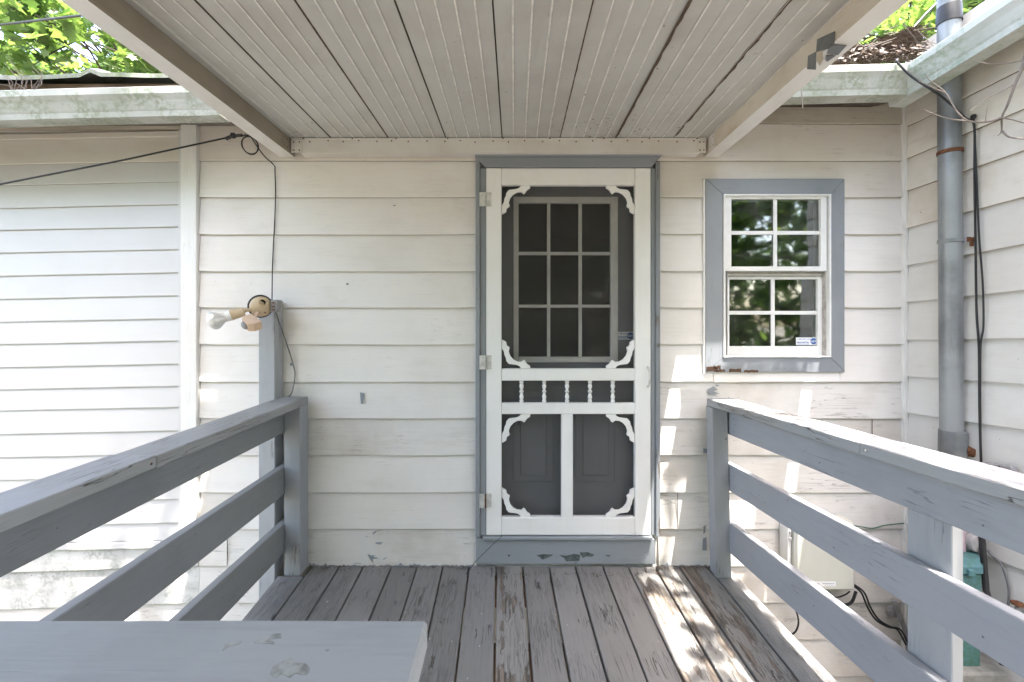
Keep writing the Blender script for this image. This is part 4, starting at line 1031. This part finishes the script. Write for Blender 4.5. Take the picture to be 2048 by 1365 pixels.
# ------------------------------------------------------------------ steel mast on the side wall
my = 2.15; mx = (1899-PX)/F*my
wallx_ = lambda Y: XC+WD.x*(Y-D)-.016
mast = thing('service_mast', 'galvanised steel service mast with rusty straps on the side wall', 'pipe', (mx, my, .7))
rad = 18.0/F*my
ztop = 3.6; zcp = P(0, 870, my).z
xt = (1898-PX)/F*my; xb_ = (1903-PX)/F*my
MB().tube([(xb_, my, zcp), ((xt+xb_)/2, my, 1.8), (xt, my, 2.7), (xt, my, ztop)], rad, 26).build('conduit', M['galv'], mast, smooth=True)
c_ = P(1906, 885, my)
MB().lathe([(0,rad*1.18),(.02,rad*1.24),(.10,rad*1.22),(.118,rad*1.20),(.122,rad*1.05)], (c_.x, my, P(0,910,my).z), n=26).build('coupling', M['galv'], mast, smooth=True)
MB().lathe([(0,rad*1.12),(.02,rad*1.10),(.08,rad*1.05),(.085,rad*1.02)], (xt, my, P(0,48,my).z), n=24).build('roof_boot', M['rubber'], mast, smooth=True)
def strap(py, mat):
    z = P(0,py,my).z
    MB().lathe([(-.009,rad*1.07),(-.008,rad*1.10),(.008,rad*1.10),(.009,rad*1.07)], (xt+(xb_-xt)*(py/870), my, z), n=26).build('strap', mat, mast, smooth=True)
    return z
z1 = strap(305, M['rust']); z2 = strap(483, M['galv'])
MB().box(mx+rad*.72, wallx_(2.10)-.004, 2.094, 2.101, z2-.011, z2+.011).box(mx+rad*1.0, mx+rad+.018, 2.092, 2.10, z2-.034, z2-.010).build('strap_ear', M['rust'], mast, .001)
MB().lathe([(0,.010),(.006,.009)], (mx+rad+.012, 2.094, z2), (0,-1,0), 6).build('bolt', M['rust'], mast)
zz = P(0,905,my).z
MB().tube([(mx+rad*.9, 2.11, zz+.024), (mx+rad+.012, 2.10, zz+.018), (wallx_(2.09)-.012, 2.09, zz+.002)], [.022,.020,.013], 10).build('connector', M['rust'], mast, smooth=True)
MB().box(mx-.03, mx+.03, my-.03, my+.03, -.1, P(0,910,my).z).build('lower_conduit', M['galv'], mast, .01)

# black cables hanging beside the mast
wy = 2.04
hc = MB()
def wallx(Y): return XC+WD.x*(Y-D)
def wp(px, py, out=.03):     # point in front of the side wall seen at px
    k = (px-PX)/F; Y = (XC-WD.x*D-out)/(k-WD.x); return P(px, py, Y)
hc.tube(bez([P(1793,124,1.98), P(1825,155,1.96), P(1885,195,1.93), wp(1930,236,.05), wp(1948,250), wp(1949,350), wp(1951,480), wp(1953,620), wp(1958,700), wp(1959,820), wp(1962,930), wp(1966,1100)], 6), .0045, 8)
hc.tube(bez([wp(1947,232,.04), wp(1952,330), wp(1958,470), wp(1965,560), wp(1967,650), wp(1961,700), wp(1961,860), wp(1963,930), wp(1968,1090)], 6), .0038, 8)
hco = hc.build('hanging_cable', M['rubber'], None, smooth=True); tag(hco, 'pair of black cables hanging down the side wall right of the mast', 'cable')
hk = MB().lathe([(0,.008),(.012,.012),(.02,.007)], wp(1947,238,.03), (0,0,1), 10).build('cable_tie', M['blackpl'], hco); hk.location = (0,0,0)
uw2 = MB().tube([P(1810,75,2.9), P(1850,30,2.9), P(1890,-10,2.9)], .008, 8).tube([P(1793,124,2.0), P(1810,75,2.9)], .006, 8).build('roof_cable', M['rubber'], None)
tag(uw2, 'dark cable rising from the gutter corner towards the trees', 'cable')

# grey bracket plate at lower right on the side wall
pA_, pB_ = wp(1970, 938, .03), wp(2040, 950, .03)
m = MB(); dv = (pB_-pA_); u_ = Vector((0,0,.035))
m.prism([pA_, pB_, pB_+u_*.5, pB_-dv*.1+u_, pA_+dv*.05+u_], nW*.03)
bk_ = m.build('vent_hood', M['metergrey'], None, .004); tag(bk_, 'grey louvre hood on the side wall just above the right railing cap', 'vent')
lv = MB()
for t in (.3, .6): q = pA_+dv*t+nW*.032; lv.tube([q+u_*.2, q+u_*.85], .002, 5)
lv_ = lv.build('louvre', M['dark'], bk_); 

# ------------------------------------------------------------------ utility box etc. low on the wall
ub = thing('utility_box', 'beige utility box with a printed label low on the wall behind the right railing', 'box', P(1648, 1110, 2.36))
uy = D-.12
q0, q1 = P(1591, 1183, uy), P(1712, 1045, uy)
MB().box(q0.x, q1.x, uy, D-.016, q0.z, q1.z).build('lid', M['box'], ub, .012)
MB().box(q0.x-.022, q0.x-.002, uy+.03, D-.016, q0.z+.01, q1.z).build('side_flange', M['trim_white'], ub, .003)
MB().lathe([(0,.006),(.02,.006)], (q0.x-.010, uy+.028, P(0,1075,uy).z), (0,0,1), 8).lathe([(0,.008),(.006,.008)], (q0.x-.010, uy+.026, P(0,1082,uy).z), (0,-1,0), 8).build('latch', M['metergrey'], ub)
l0, l1 = P(1612, 1173, uy), P(1671, 1163.5, uy)
MB().box(l0.x, l1.x, uy-.0012, uy-.0002, l0.z, l1.z).build('label_plate', M['sticker_white'], ub)
text('ology', .0205, (P(1621,0,uy).x, uy-.0015, l0.z+.006), M['sticker_red'], ub, bold=.0006)
m = MB()
for k in range(7): m.box(P(1645,0,uy).x+k*.0088, P(1645,0,uy).x+k*.0088+.0062, uy-.0016, uy-.0012, l0.z+.014, l0.z+.017)
for k in range(5): m.box(P(1650,0,uy).x+k*.0095, P(1650,0,uy).x+k*.0095+.0055, uy-.0016, uy-.0012, l0.z+.006, l0.z+.0085)
m.build('small_print', M['sticker_grey'], ub)
bc = thing('cable_bundle', 'black cables looping out under the beige utility box', 'cable', P(1690, 1200, D-.07))
yc = D-.07
MB().tube(bez([P(1650,1183,yc), P(1665,1202,yc), P(1685,1210,yc), P(1703,1205,yc), P(1712,1183,yc)], 6), .0075, 9).build('cable', M['rubber'], bc, smooth=True)
MB().tube(bez([P(1655,1183,yc+.02), P(1672,1195,yc+.02), P(1690,1190,yc+.02), P(1700,1183,yc+.02)], 5), .004, 7).build('cable', M['rubber'], bc, smooth=True)
for o_ in (0, 6): MB().tube(bez([P(1700+o_,1168,yc), P(1722+o_,1185,yc), P(1735+o_,1215,yc), P(1752+o_,1240,yc), P(1775+o_,1254,yc), P(1795+o_,1260,yc), P(1812+o_,1290,yc)], 6), .005, 8).build('cable', M['rubber'], bc, smooth=True)
MB().tube(bez([P(1580,1205,yc), P(1592,1222,yc), P(1597,1245,yc), P(1592,1262,yc), P(1583,1270,yc)], 6), .0045, 8).build('cable', M['rubber'], bc, smooth=True)
gw = MB().tube(bez([P(1680,1050,D-.03), P(1715,1053,D-.03), P(1745,1057,D-.03), P(1770,1051,D-.03), P(1808,1047,D-.03)], 6), .003, 6).build('green_wire', plain('green_wire', (.03,.12,.07), .5), None, smooth=True)
tag(gw, 'thin green wire sagging along the wall near the inside corner', 'wire')
rc = MB().lathe([(0,.034),(.008,.034),(.014,.026),(.020,.024),(.022,.010)], P(1783,1222,D-.016), (0,-1,0), 18).build('round_cover', M['metergrey'], None, smooth=True)
tag(rc, 'small round grey cover plate low on the wall near the inside corner', 'cover plate')
cd = MB().tube(bez([P(1787,1200,D-.05), P(1800,1235,D-.05), P(1812,1270,D-.05), P(1818,1330,D-.05), P(1818,1500,D-.05)], 5), .013, 12).build('ground_conduit', M['metergrey'], None, smooth=True)
tag(cd, 'bent grey conduit in the inside corner below the round cover', 'pipe')

# meter, teal bin
mt = thing('electric_meter', 'grey electric meter socket at the foot of the mast', 'meter', P(1930, 1080, 2.08))
q0, q1 = P(1915, 1103, 2.02), P(1972, 1040, 2.02)
MB().box(q0.x, q1.x, 2.02, 2.14, q0.z, q1.z).build('meter_box', M['metergrey'], mt, .004)
MB().lathe([(0,.040),(.02,.039),(.03,.034),(.034,.012)], P(1944,1083,2.02), (0,-1,0), 20).build('meter_dial', M['metergrey'], mt, smooth=True)
MB().box(q0.x+.0, q0.x+.03, 2.012, 2.02, q0.z, q1.z).build('tape', plain('pink_tape', (.45,.33,.38), .6), mt)
ty = 1.95
bn = thing('storage_bin', 'teal plastic bin with a mossy lid below the mast', 'bin', P(1945, 1340, ty))
def hexring(px0, px1, py, Y0, dep):
    a, b = P(px0, py, Y0).x, P(px1, py, Y0).x; z = P(0, py, Y0).z; c = (b-a)*.22
    return [Vector((a+c, Y0, z)), Vector((b-c, Y0, z)), Vector((b, Y0+dep*.25, z)), Vector((b, Y0+dep*.75, z)), Vector((b-c, Y0+dep, z)), Vector((a+c, Y0+dep, z)), Vector((a, Y0+dep*.75, z)), Vector((a, Y0+dep*.25, z))]
def loft(rings, name, mat):
    n_ = len(rings[0]); vs = [v for r in rings for v in r]; fs = []
    for i in range(len(rings)-1):
        for k in range(n_): fs.append((i*n_+k, i*n_+(k+1)%n_, (i+1)*n_+(k+1)%n_, (i+1)*n_+k))
    fs += [tuple(range(n_)), tuple(reversed([(len(rings)-1)*n_+k for k in range(n_)]))]
    return MB().add(vs, fs).build(name, mat, bn, .002)
loft([hexring(1896, 1978, 1336, ty+.01, .17), hexring(1888, 1984, 1150, ty, .19)], 'bin_body', M['teal'])
loft([hexring(1884, 1990, 1149, ty-.008, .2), hexring(1884, 1990, 1135, ty-.008, .2), hexring(1890, 1982, 1130, ty, .19), hexring(1894, 1978, 1117, ty+.01, .17)], 'lid', M['teal'])
MB().box(*(lambda a: (a.x, a.x+.03, ty-.02, ty, a.z-.03, a.z))(P(1930,1136,ty))).build('lid_clip', M['teal'], bn, .004)
zbn = P(0, 1336, ty).z
ps = MB().box(1.955, 2.19, ty-.03, ty+.2, -1.1, zbn-.001).build('concrete_block', plain('concrete', (.22,.22,.20), .9), None, .01)
tag(ps, 'grey concrete pier under the teal bin by the side wall', 'concrete block')
lc = MB().tube(bez([wp(1975,1100,.03), wp(1985,1113,.03), wp(2003,1130,.03), wp(2016,1170,.03), wp(2018,1195,.03), wp(2014,1225,.03)], 6), .0045, 8).build('loose_cable', M['greycable'], None, smooth=True)
tag(lc, 'short grey cable curving down the side wall right of the teal bin', 'cable')
sp = MB().tube([wp(1962,1050,.10), wp(1972,1180,.12), wp(1990,1240,.12), wp(2005,1330,.12)], .011, 8).build('black_hose', M['rubber'], None, smooth=True)
tag(sp, 'black hose leaning in front of the teal bin', 'hose')
fc = thing('faucet', 'small weathered tap on the side wall at the right edge', 'tap', wp(2035, 1215, .04))
q = wp(2035, 1215, .05)
MB().tube([q+Vector((.08,0,0)), q], .010, 8).tube([q, q-Vector((0,.0,.05))], .009, 8).build('spout', M['metergrey'], fc, smooth=True)
MB().lathe([(0,.022),(.008,.022)], q+Vector((-.0,0,.012)), (0,0,1), 8).build('handle', M['rust'], fc)

# ------------------------------------------------------------------ bare twigs in front of the side wall
tw = MB()
def twig(pts, r0, r1):
    p = bez([P(x, y, Y) for x, y, Y in pts], 5); n_ = len(p); tw.tube(p, [r0+(r1-r0)*i/(n_-1) for i in range(n_)], 6)
twig([(2060,70,1.55),(2046,130,1.58),(2030,170,1.6),(2015,210,1.62),(2004,235,1.64),(2003,262,1.66),(1996,272,1.66)], .0065, .002)
twig([(2003,236,1.64),(1975,244,1.66),(1940,243,1.68),(1915,225,1.7),(1890,185,1.72),(1858,160,1.74),(1850,148,1.74)], .004, .0012)
twig([(1940,243,1.68),(1910,240,1.7),(1880,233,1.72),(1846,219,1.74)], .003, .0012)
twig([(1890,186,1.72),(1870,178,1.73),(1836,162,1.75)], .0025, .001)
twig([(2004,262,1.66),(2020,275,1.64),(2060,279,1.6)], .004, .002)
twig([(2004,236,1.64),(2025,240,1.62),(2060,250,1.6)], .003, .0015)
twig([(2060,118,1.6),(2020,126,1.62),(1985,129,1.64),(1948,122,1.66)], .003, .0012)
twig([(2032,168,1.6),(2000,185,1.62),(1970,200,1.65),(1940,222,1.66)], .002, .0008)
twig([(1971,242,1.66),(1975,215,1.66),(1980,200,1.66)], .002, .0008)
two = tw.build('bare_branch', M['twig'], None, smooth=True); tag(two, 'bare brown branch with thin twigs reaching in at the right edge', 'branch')
t2 = MB(); t2.tube(bez([P(1603,182,1.96), P(1604,196,1.96), P(1606,219,1.96)], 3), [.002]*7, 5); t2o = t2.build('twig', M['twig'], None); tag(t2o, 'short pale twig hanging down under the right beam', 'twig')

# ------------------------------------------------------------------ litter on the roof valley
m = MB(); rn = random.Random(9)
for i in range(2600):
    u_ = rn.random(); px = 1655+u_*185+rn.gauss(0,8); 
    base_y = 138-(px-1655)*.085
    top = 95-max(0, (px-1740))*.42 if px < 1850 else 60
    hgt = max(0, (base_y-top))*rn.random()**.8*min(1, (px-1650)/60)
    Y = 2.02+.20*rn.random()+hgt*.0045
    c = P(px, base_y-hgt-3, Y); a = rn.uniform(-.7,.7)+(-.3); L = rn.uniform(.012,.045)
    d = Vector((math.cos(a), rn.uniform(-.6,.6), math.sin(a)*.6))*L; e = d.orthogonal().normalized()*rn.uniform(.0008,.0018)
    f_ = d.cross(e).normalized()*e.length
    m.add([c-d+e, c-d-e*.5+f_, c-d-e*.5-f_, c+d+e, c+d-e*.5+f_, c+d-e*.5-f_], [(0,1,4,3),(1,2,5,4),(2,0,3,5)])
for i in range(240):
    px = 1665+rn.random()*180; by = 132-(px-1655)*.085-rn.random()*30*min(1,(px-1650)/60)
    c = P(px, by, 2.05+.1*rn.random()); s_ = rn.uniform(.008,.02); a = rn.random()*6; 
    u1 = Vector((math.cos(a), rn.uniform(-.5,.5), math.sin(a))).normalized()*s_; u2 = u1.orthogonal().normalized()*s_*.5
    m.add([c-u1, c+u2, c+u1, c-u2+Vector((0,0,.004))], [(0,1,2,3)])
lt = m.build('leaf_litter', M['needles'], None); tag(lt, 'heap of dry brown needles and leaves on the gutter at the roof valley', 'leaf litter', kind='stuff')
m = MB()
for i in range(26):
    px = 1680+rn.random()*190; c = P(px, 118-(px-1680)*.45*rn.random()-rn.random()*25, 2.1); a = rn.uniform(-.9,.9); L = rn.uniform(.05,.14)
    p_ = [c+Vector((math.cos(a), 0, math.sin(a)))*L*(t-.5)+Vector((0,0,.015*mnoise.noise(Vector((t*3,i,0))))) for t in (0,.33,.66,1)]
    m.tube(p_, [.0025,.002,.0015,.001], 5)
tws = m.build('fallen_twigs', M['twig'], None); tag(tws, 'tangle of thin dead twigs lying over the roof valley litter', 'twigs', kind='stuff')
# litter and nail on the left gutter
lf = MB()
for i in range(14):
    px = rn.choice([rn.uniform(0,120), rn.uniform(20,70)]); q = P(px, 181, 1.99); a = rn.uniform(.4,2.6)
    lf.tube([q, q+Vector((math.cos(a), 0, math.sin(a)))*rn.uniform(.03,.07), q+Vector((math.cos(a+.6), 0, math.sin(a+.4)))*rn.uniform(.08,.15)], [.0016,.0013,.0008], 5)
lfo = lf.build('twig_tangle', M['twig'], None); tag(lfo, 'thin bent twigs sticking out of the left gutter', 'twigs')

# ------------------------------------------------------------------ trees
def leaf_shape(kind):
    if kind == 'lobed':
        return [(0,-.5,0),(.18,-.25,.02),(.5,-.28,.06),(.30,.0,.02),(.42,.25,.07),(.14,.22,.0),(0,.6,-.03),(-.14,.22,.0),(-.42,.25,.07),(-.30,0,.02),(-.5,-.28,.06),(-.18,-.25,.02)], [(0,1,3,6,9,11),(1,2,3),(3,4,5),(7,8,9),(9,10,11),(3,5,6),(6,7,9)]
    return [(0,-.5,0),(.22,-.15,.04),(.2,.2,.04),(0,.6,-.02),(-.2,.2,.04),(-.22,-.15,.04)], [(0,1,2,3),(0,3,4,5)]
def tree(name, label, base, h, clumps, nper, size, mat, kind, trunk_r, seed, spread=.35, group=None, limb=.28, front=0):
    rt = random.Random(seed); root = thing(name, label, 'tree', base, group)
    base = Vector(base); top = base+Vector((rt.uniform(-.3,.3), rt.uniform(-.3,.3), h*.75)); mid = base.lerp(top, .5)+Vector((.15,.1,0))
    MB().tube(bez([base, mid, top], 5), [trunk_r*(1-.75*i/10) for i in range(11)], 10).build('trunk', M['bark'], root, smooth=True)
    tb = MB(); lv_ = MB(); sh, fc_ = leaf_shape(kind)
    vs = []; fs = []; poses = []
    for c in clumps:
        c = Vector(c); s0 = base.lerp(top, max(.3, min(.97, (c.z-base.z)/max(.1, top.z-base.z)-.15)))
        m1 = s0.lerp(c, .5)+Vector((rt.uniform(-.2,.2), rt.uniform(-.2,.2), rt.uniform(0,.3)))
        tb.tube(bez([s0, m1, c], 3), [trunk_r*limb*(1-.13*i)+.004 for i in range(7)], 5)
        tips = [c+Vector((rt.gauss(0,spread), rt.gauss(0,spread), rt.gauss(0,spread*.7))) for _ in range(6)]
        for t_ in tips: tb.tube([c, c.lerp(t_, .5)+Vector((0,0,rt.uniform(-.05,.05))), t_], [.009,.006,.003], 4)
        for _ in range(nper):
            t_ = rt.choice(tips); q = c.lerp(t_, rt.uniform(.3,1.15))+Vector((rt.gauss(0,.09), rt.gauss(0,.09), rt.gauss(0,.08)))
            s_ = size*rt.uniform(.6,1.25); E = Matrix.Rotation(rt.uniform(0,6.28),3,'Z') @ Matrix.Rotation(rt.gauss(0,.6),3,'X') @ Matrix.Rotation(rt.gauss(0,.5),3,'Y')
            poses.append((q, E, s_))
    tb.build('branch', M['bark'], root)
    if front:      # the leaves that show largest are objects of their own
        def shown(p):
            x, y = PX+p[0].x/p[0].y*F, PY-(p[0].z-CAMZ)/p[0].y*F
            return (-20 < x < 330 or 1690 < x < 1960) and -20 < y < 175
        best = sorted([p for p in poses if shown(p)], key=lambda p: p[0].y/p[2])[:front]
        ids = set(id(p) for p in best); poses = [p for p in poses if id(p) not in ids]
        lm = bpy.data.meshes.new('leaf'); lm.from_pydata(sh, [], fc_); lm.materials.append(mat)
        for q, E, s_ in best:
            lo = bpy.data.objects.new('leaf', lm); C.objects.link(lo); lo.parent = root
            lo.matrix_local = Matrix.Translation(q-base) @ E.to_4x4() @ Matrix.Scale(s_, 4)
    for q, E, s_ in poses:
        o_ = len(vs); vs += [tuple(q+E @ (Vector(v)*s_)) for v in sh]; fs += [tuple(i+o_ for i in f) for f in fc_]
    me = bpy.data.meshes.new('crown'); off = world_loc(root); me.from_pydata([(a-off.x,b-off.y,c-off.z) for a,b,c in vs], [], fs); me.materials.append(mat)
    o = bpy.data.objects.new('crown', me); C.objects.link(o); o.parent = root; o['kind'] = 'stuff'
    return root
def cloud(seed, n, xr_, yr_, zr_):
    q = random.Random(seed); return [(q.uniform(*xr_), q.uniform(*yr_), q.uniform(*zr_)) for _ in range(n)]
# behind the house, left and right
cl = [tuple(P(px, py, Y)) for (px, py, Y) in [(random.uniform(-250,420), random.uniform(-160,190), random.uniform(4.2,8.5)) for _ in range(46)]]
tree('maple_tree', 'bright green lobed-leaf tree rising behind the roof at top left', (-6.5, 8.5, -1.1), 9, cl, 210, .15, M['leaf'], 'lobed', .22, 2, .45, limb=.09, front=240)
cr_ = [tuple(P(px, py, Y)) for (px, py, Y) in [(random.uniform(1600,2150), random.uniform(-160,170), random.uniform(4.2,8.0)) for _ in range(40)]]
tree('broadleaf_tree', 'bright green tree behind the roof valley at top right', (7.2, 8.6, -1.1), 9, cr_, 200, .14, M['leaf'], 'oval', .2, 3, .45, limb=.09, front=160)
# garden behind the viewer, reflected in the panes
for i, (x, y, hh) in enumerate(((3.8,-7.0,7), (8.0,-5.2,7), (-.6,-8.6,7), (12.5,-6.5,8), (-5.5,-9.5,8), (-11,-6,8))):
    cs_ = cloud(50+i, 60, (x-3.0, x+3.0), (y-1.8, y+1.8), (-.5, hh))
    tree('garden_tree', ['dark green tree reflected in the small window', 'dark green tree beyond the wing at far right', 'dark green tree opposite the screen door', 'outermost tree at right behind the viewer', 'dark green tree behind the viewer at left', 'outermost tree at left behind the viewer'][i], (x, y, -1.1), 8, cs_, 200 if i < 4 else 90, .26, M['leaf_dark'] if i % 2 == 0 else M['leaf'], 'oval', .18, 60+i, .6, 'garden trees behind the viewer')
# boughs high over the right side of the deck: they break up the sun
tree('shade_tree', 'tall tree whose boughs reach over the right railing', (9.4, -1.2, -1.1), 10, cloud(80, 24, (3.1, 5.4), (-.9, 1.9), (5.6, 7.4))+cloud(82, 10, (1.7, 3.1), (-1.8, 1.3), (5.6, 7.4)), 110, .15, M['leaf'], 'oval', .24, 90, .45)
tree('shade_tree', 'tall tree whose boughs reach over the left wall', (-5.6, -4.2, -1.1), 10, cloud(81, 42, (-4.6, -.5), (-1.6, 1.7), (5.6, 7.4)), 100, .15, M['leaf'], 'lobed', .24, 91, .45)

# wood behind the garden: closes the horizon in the panes
rw = random.Random(400); sh, fc_ = leaf_shape('oval'); vs = []; fs = []
for i in range(16000):
    q = Vector((rw.uniform(-24, 34), rw.uniform(-17, -13), rw.uniform(-1.1, 9.5)+1.2*math.sin(i))); s_ = rw.uniform(.35,.75)
    E = Matrix.Rotation(rw.uniform(0,6.28),3,'Z') @ Matrix.Rotation(rw.gauss(0,.8),3,'X'); o_ = len(vs)
    vs += [tuple(q+E @ (Vector(v)*s_)) for v in sh]; fs += [tuple(i_+o_ for i_ in f) for f in fc_]
me = bpy.data.meshes.new('far_wood'); me.from_pydata(vs, [], fs); me.materials.append(M['leaf_dark'])
fw = bpy.data.objects.new('far_wood', me); C.objects.link(fw); tag(fw, 'dense dark green wood closing the view behind the garden trees', 'wood', kind='stuff')
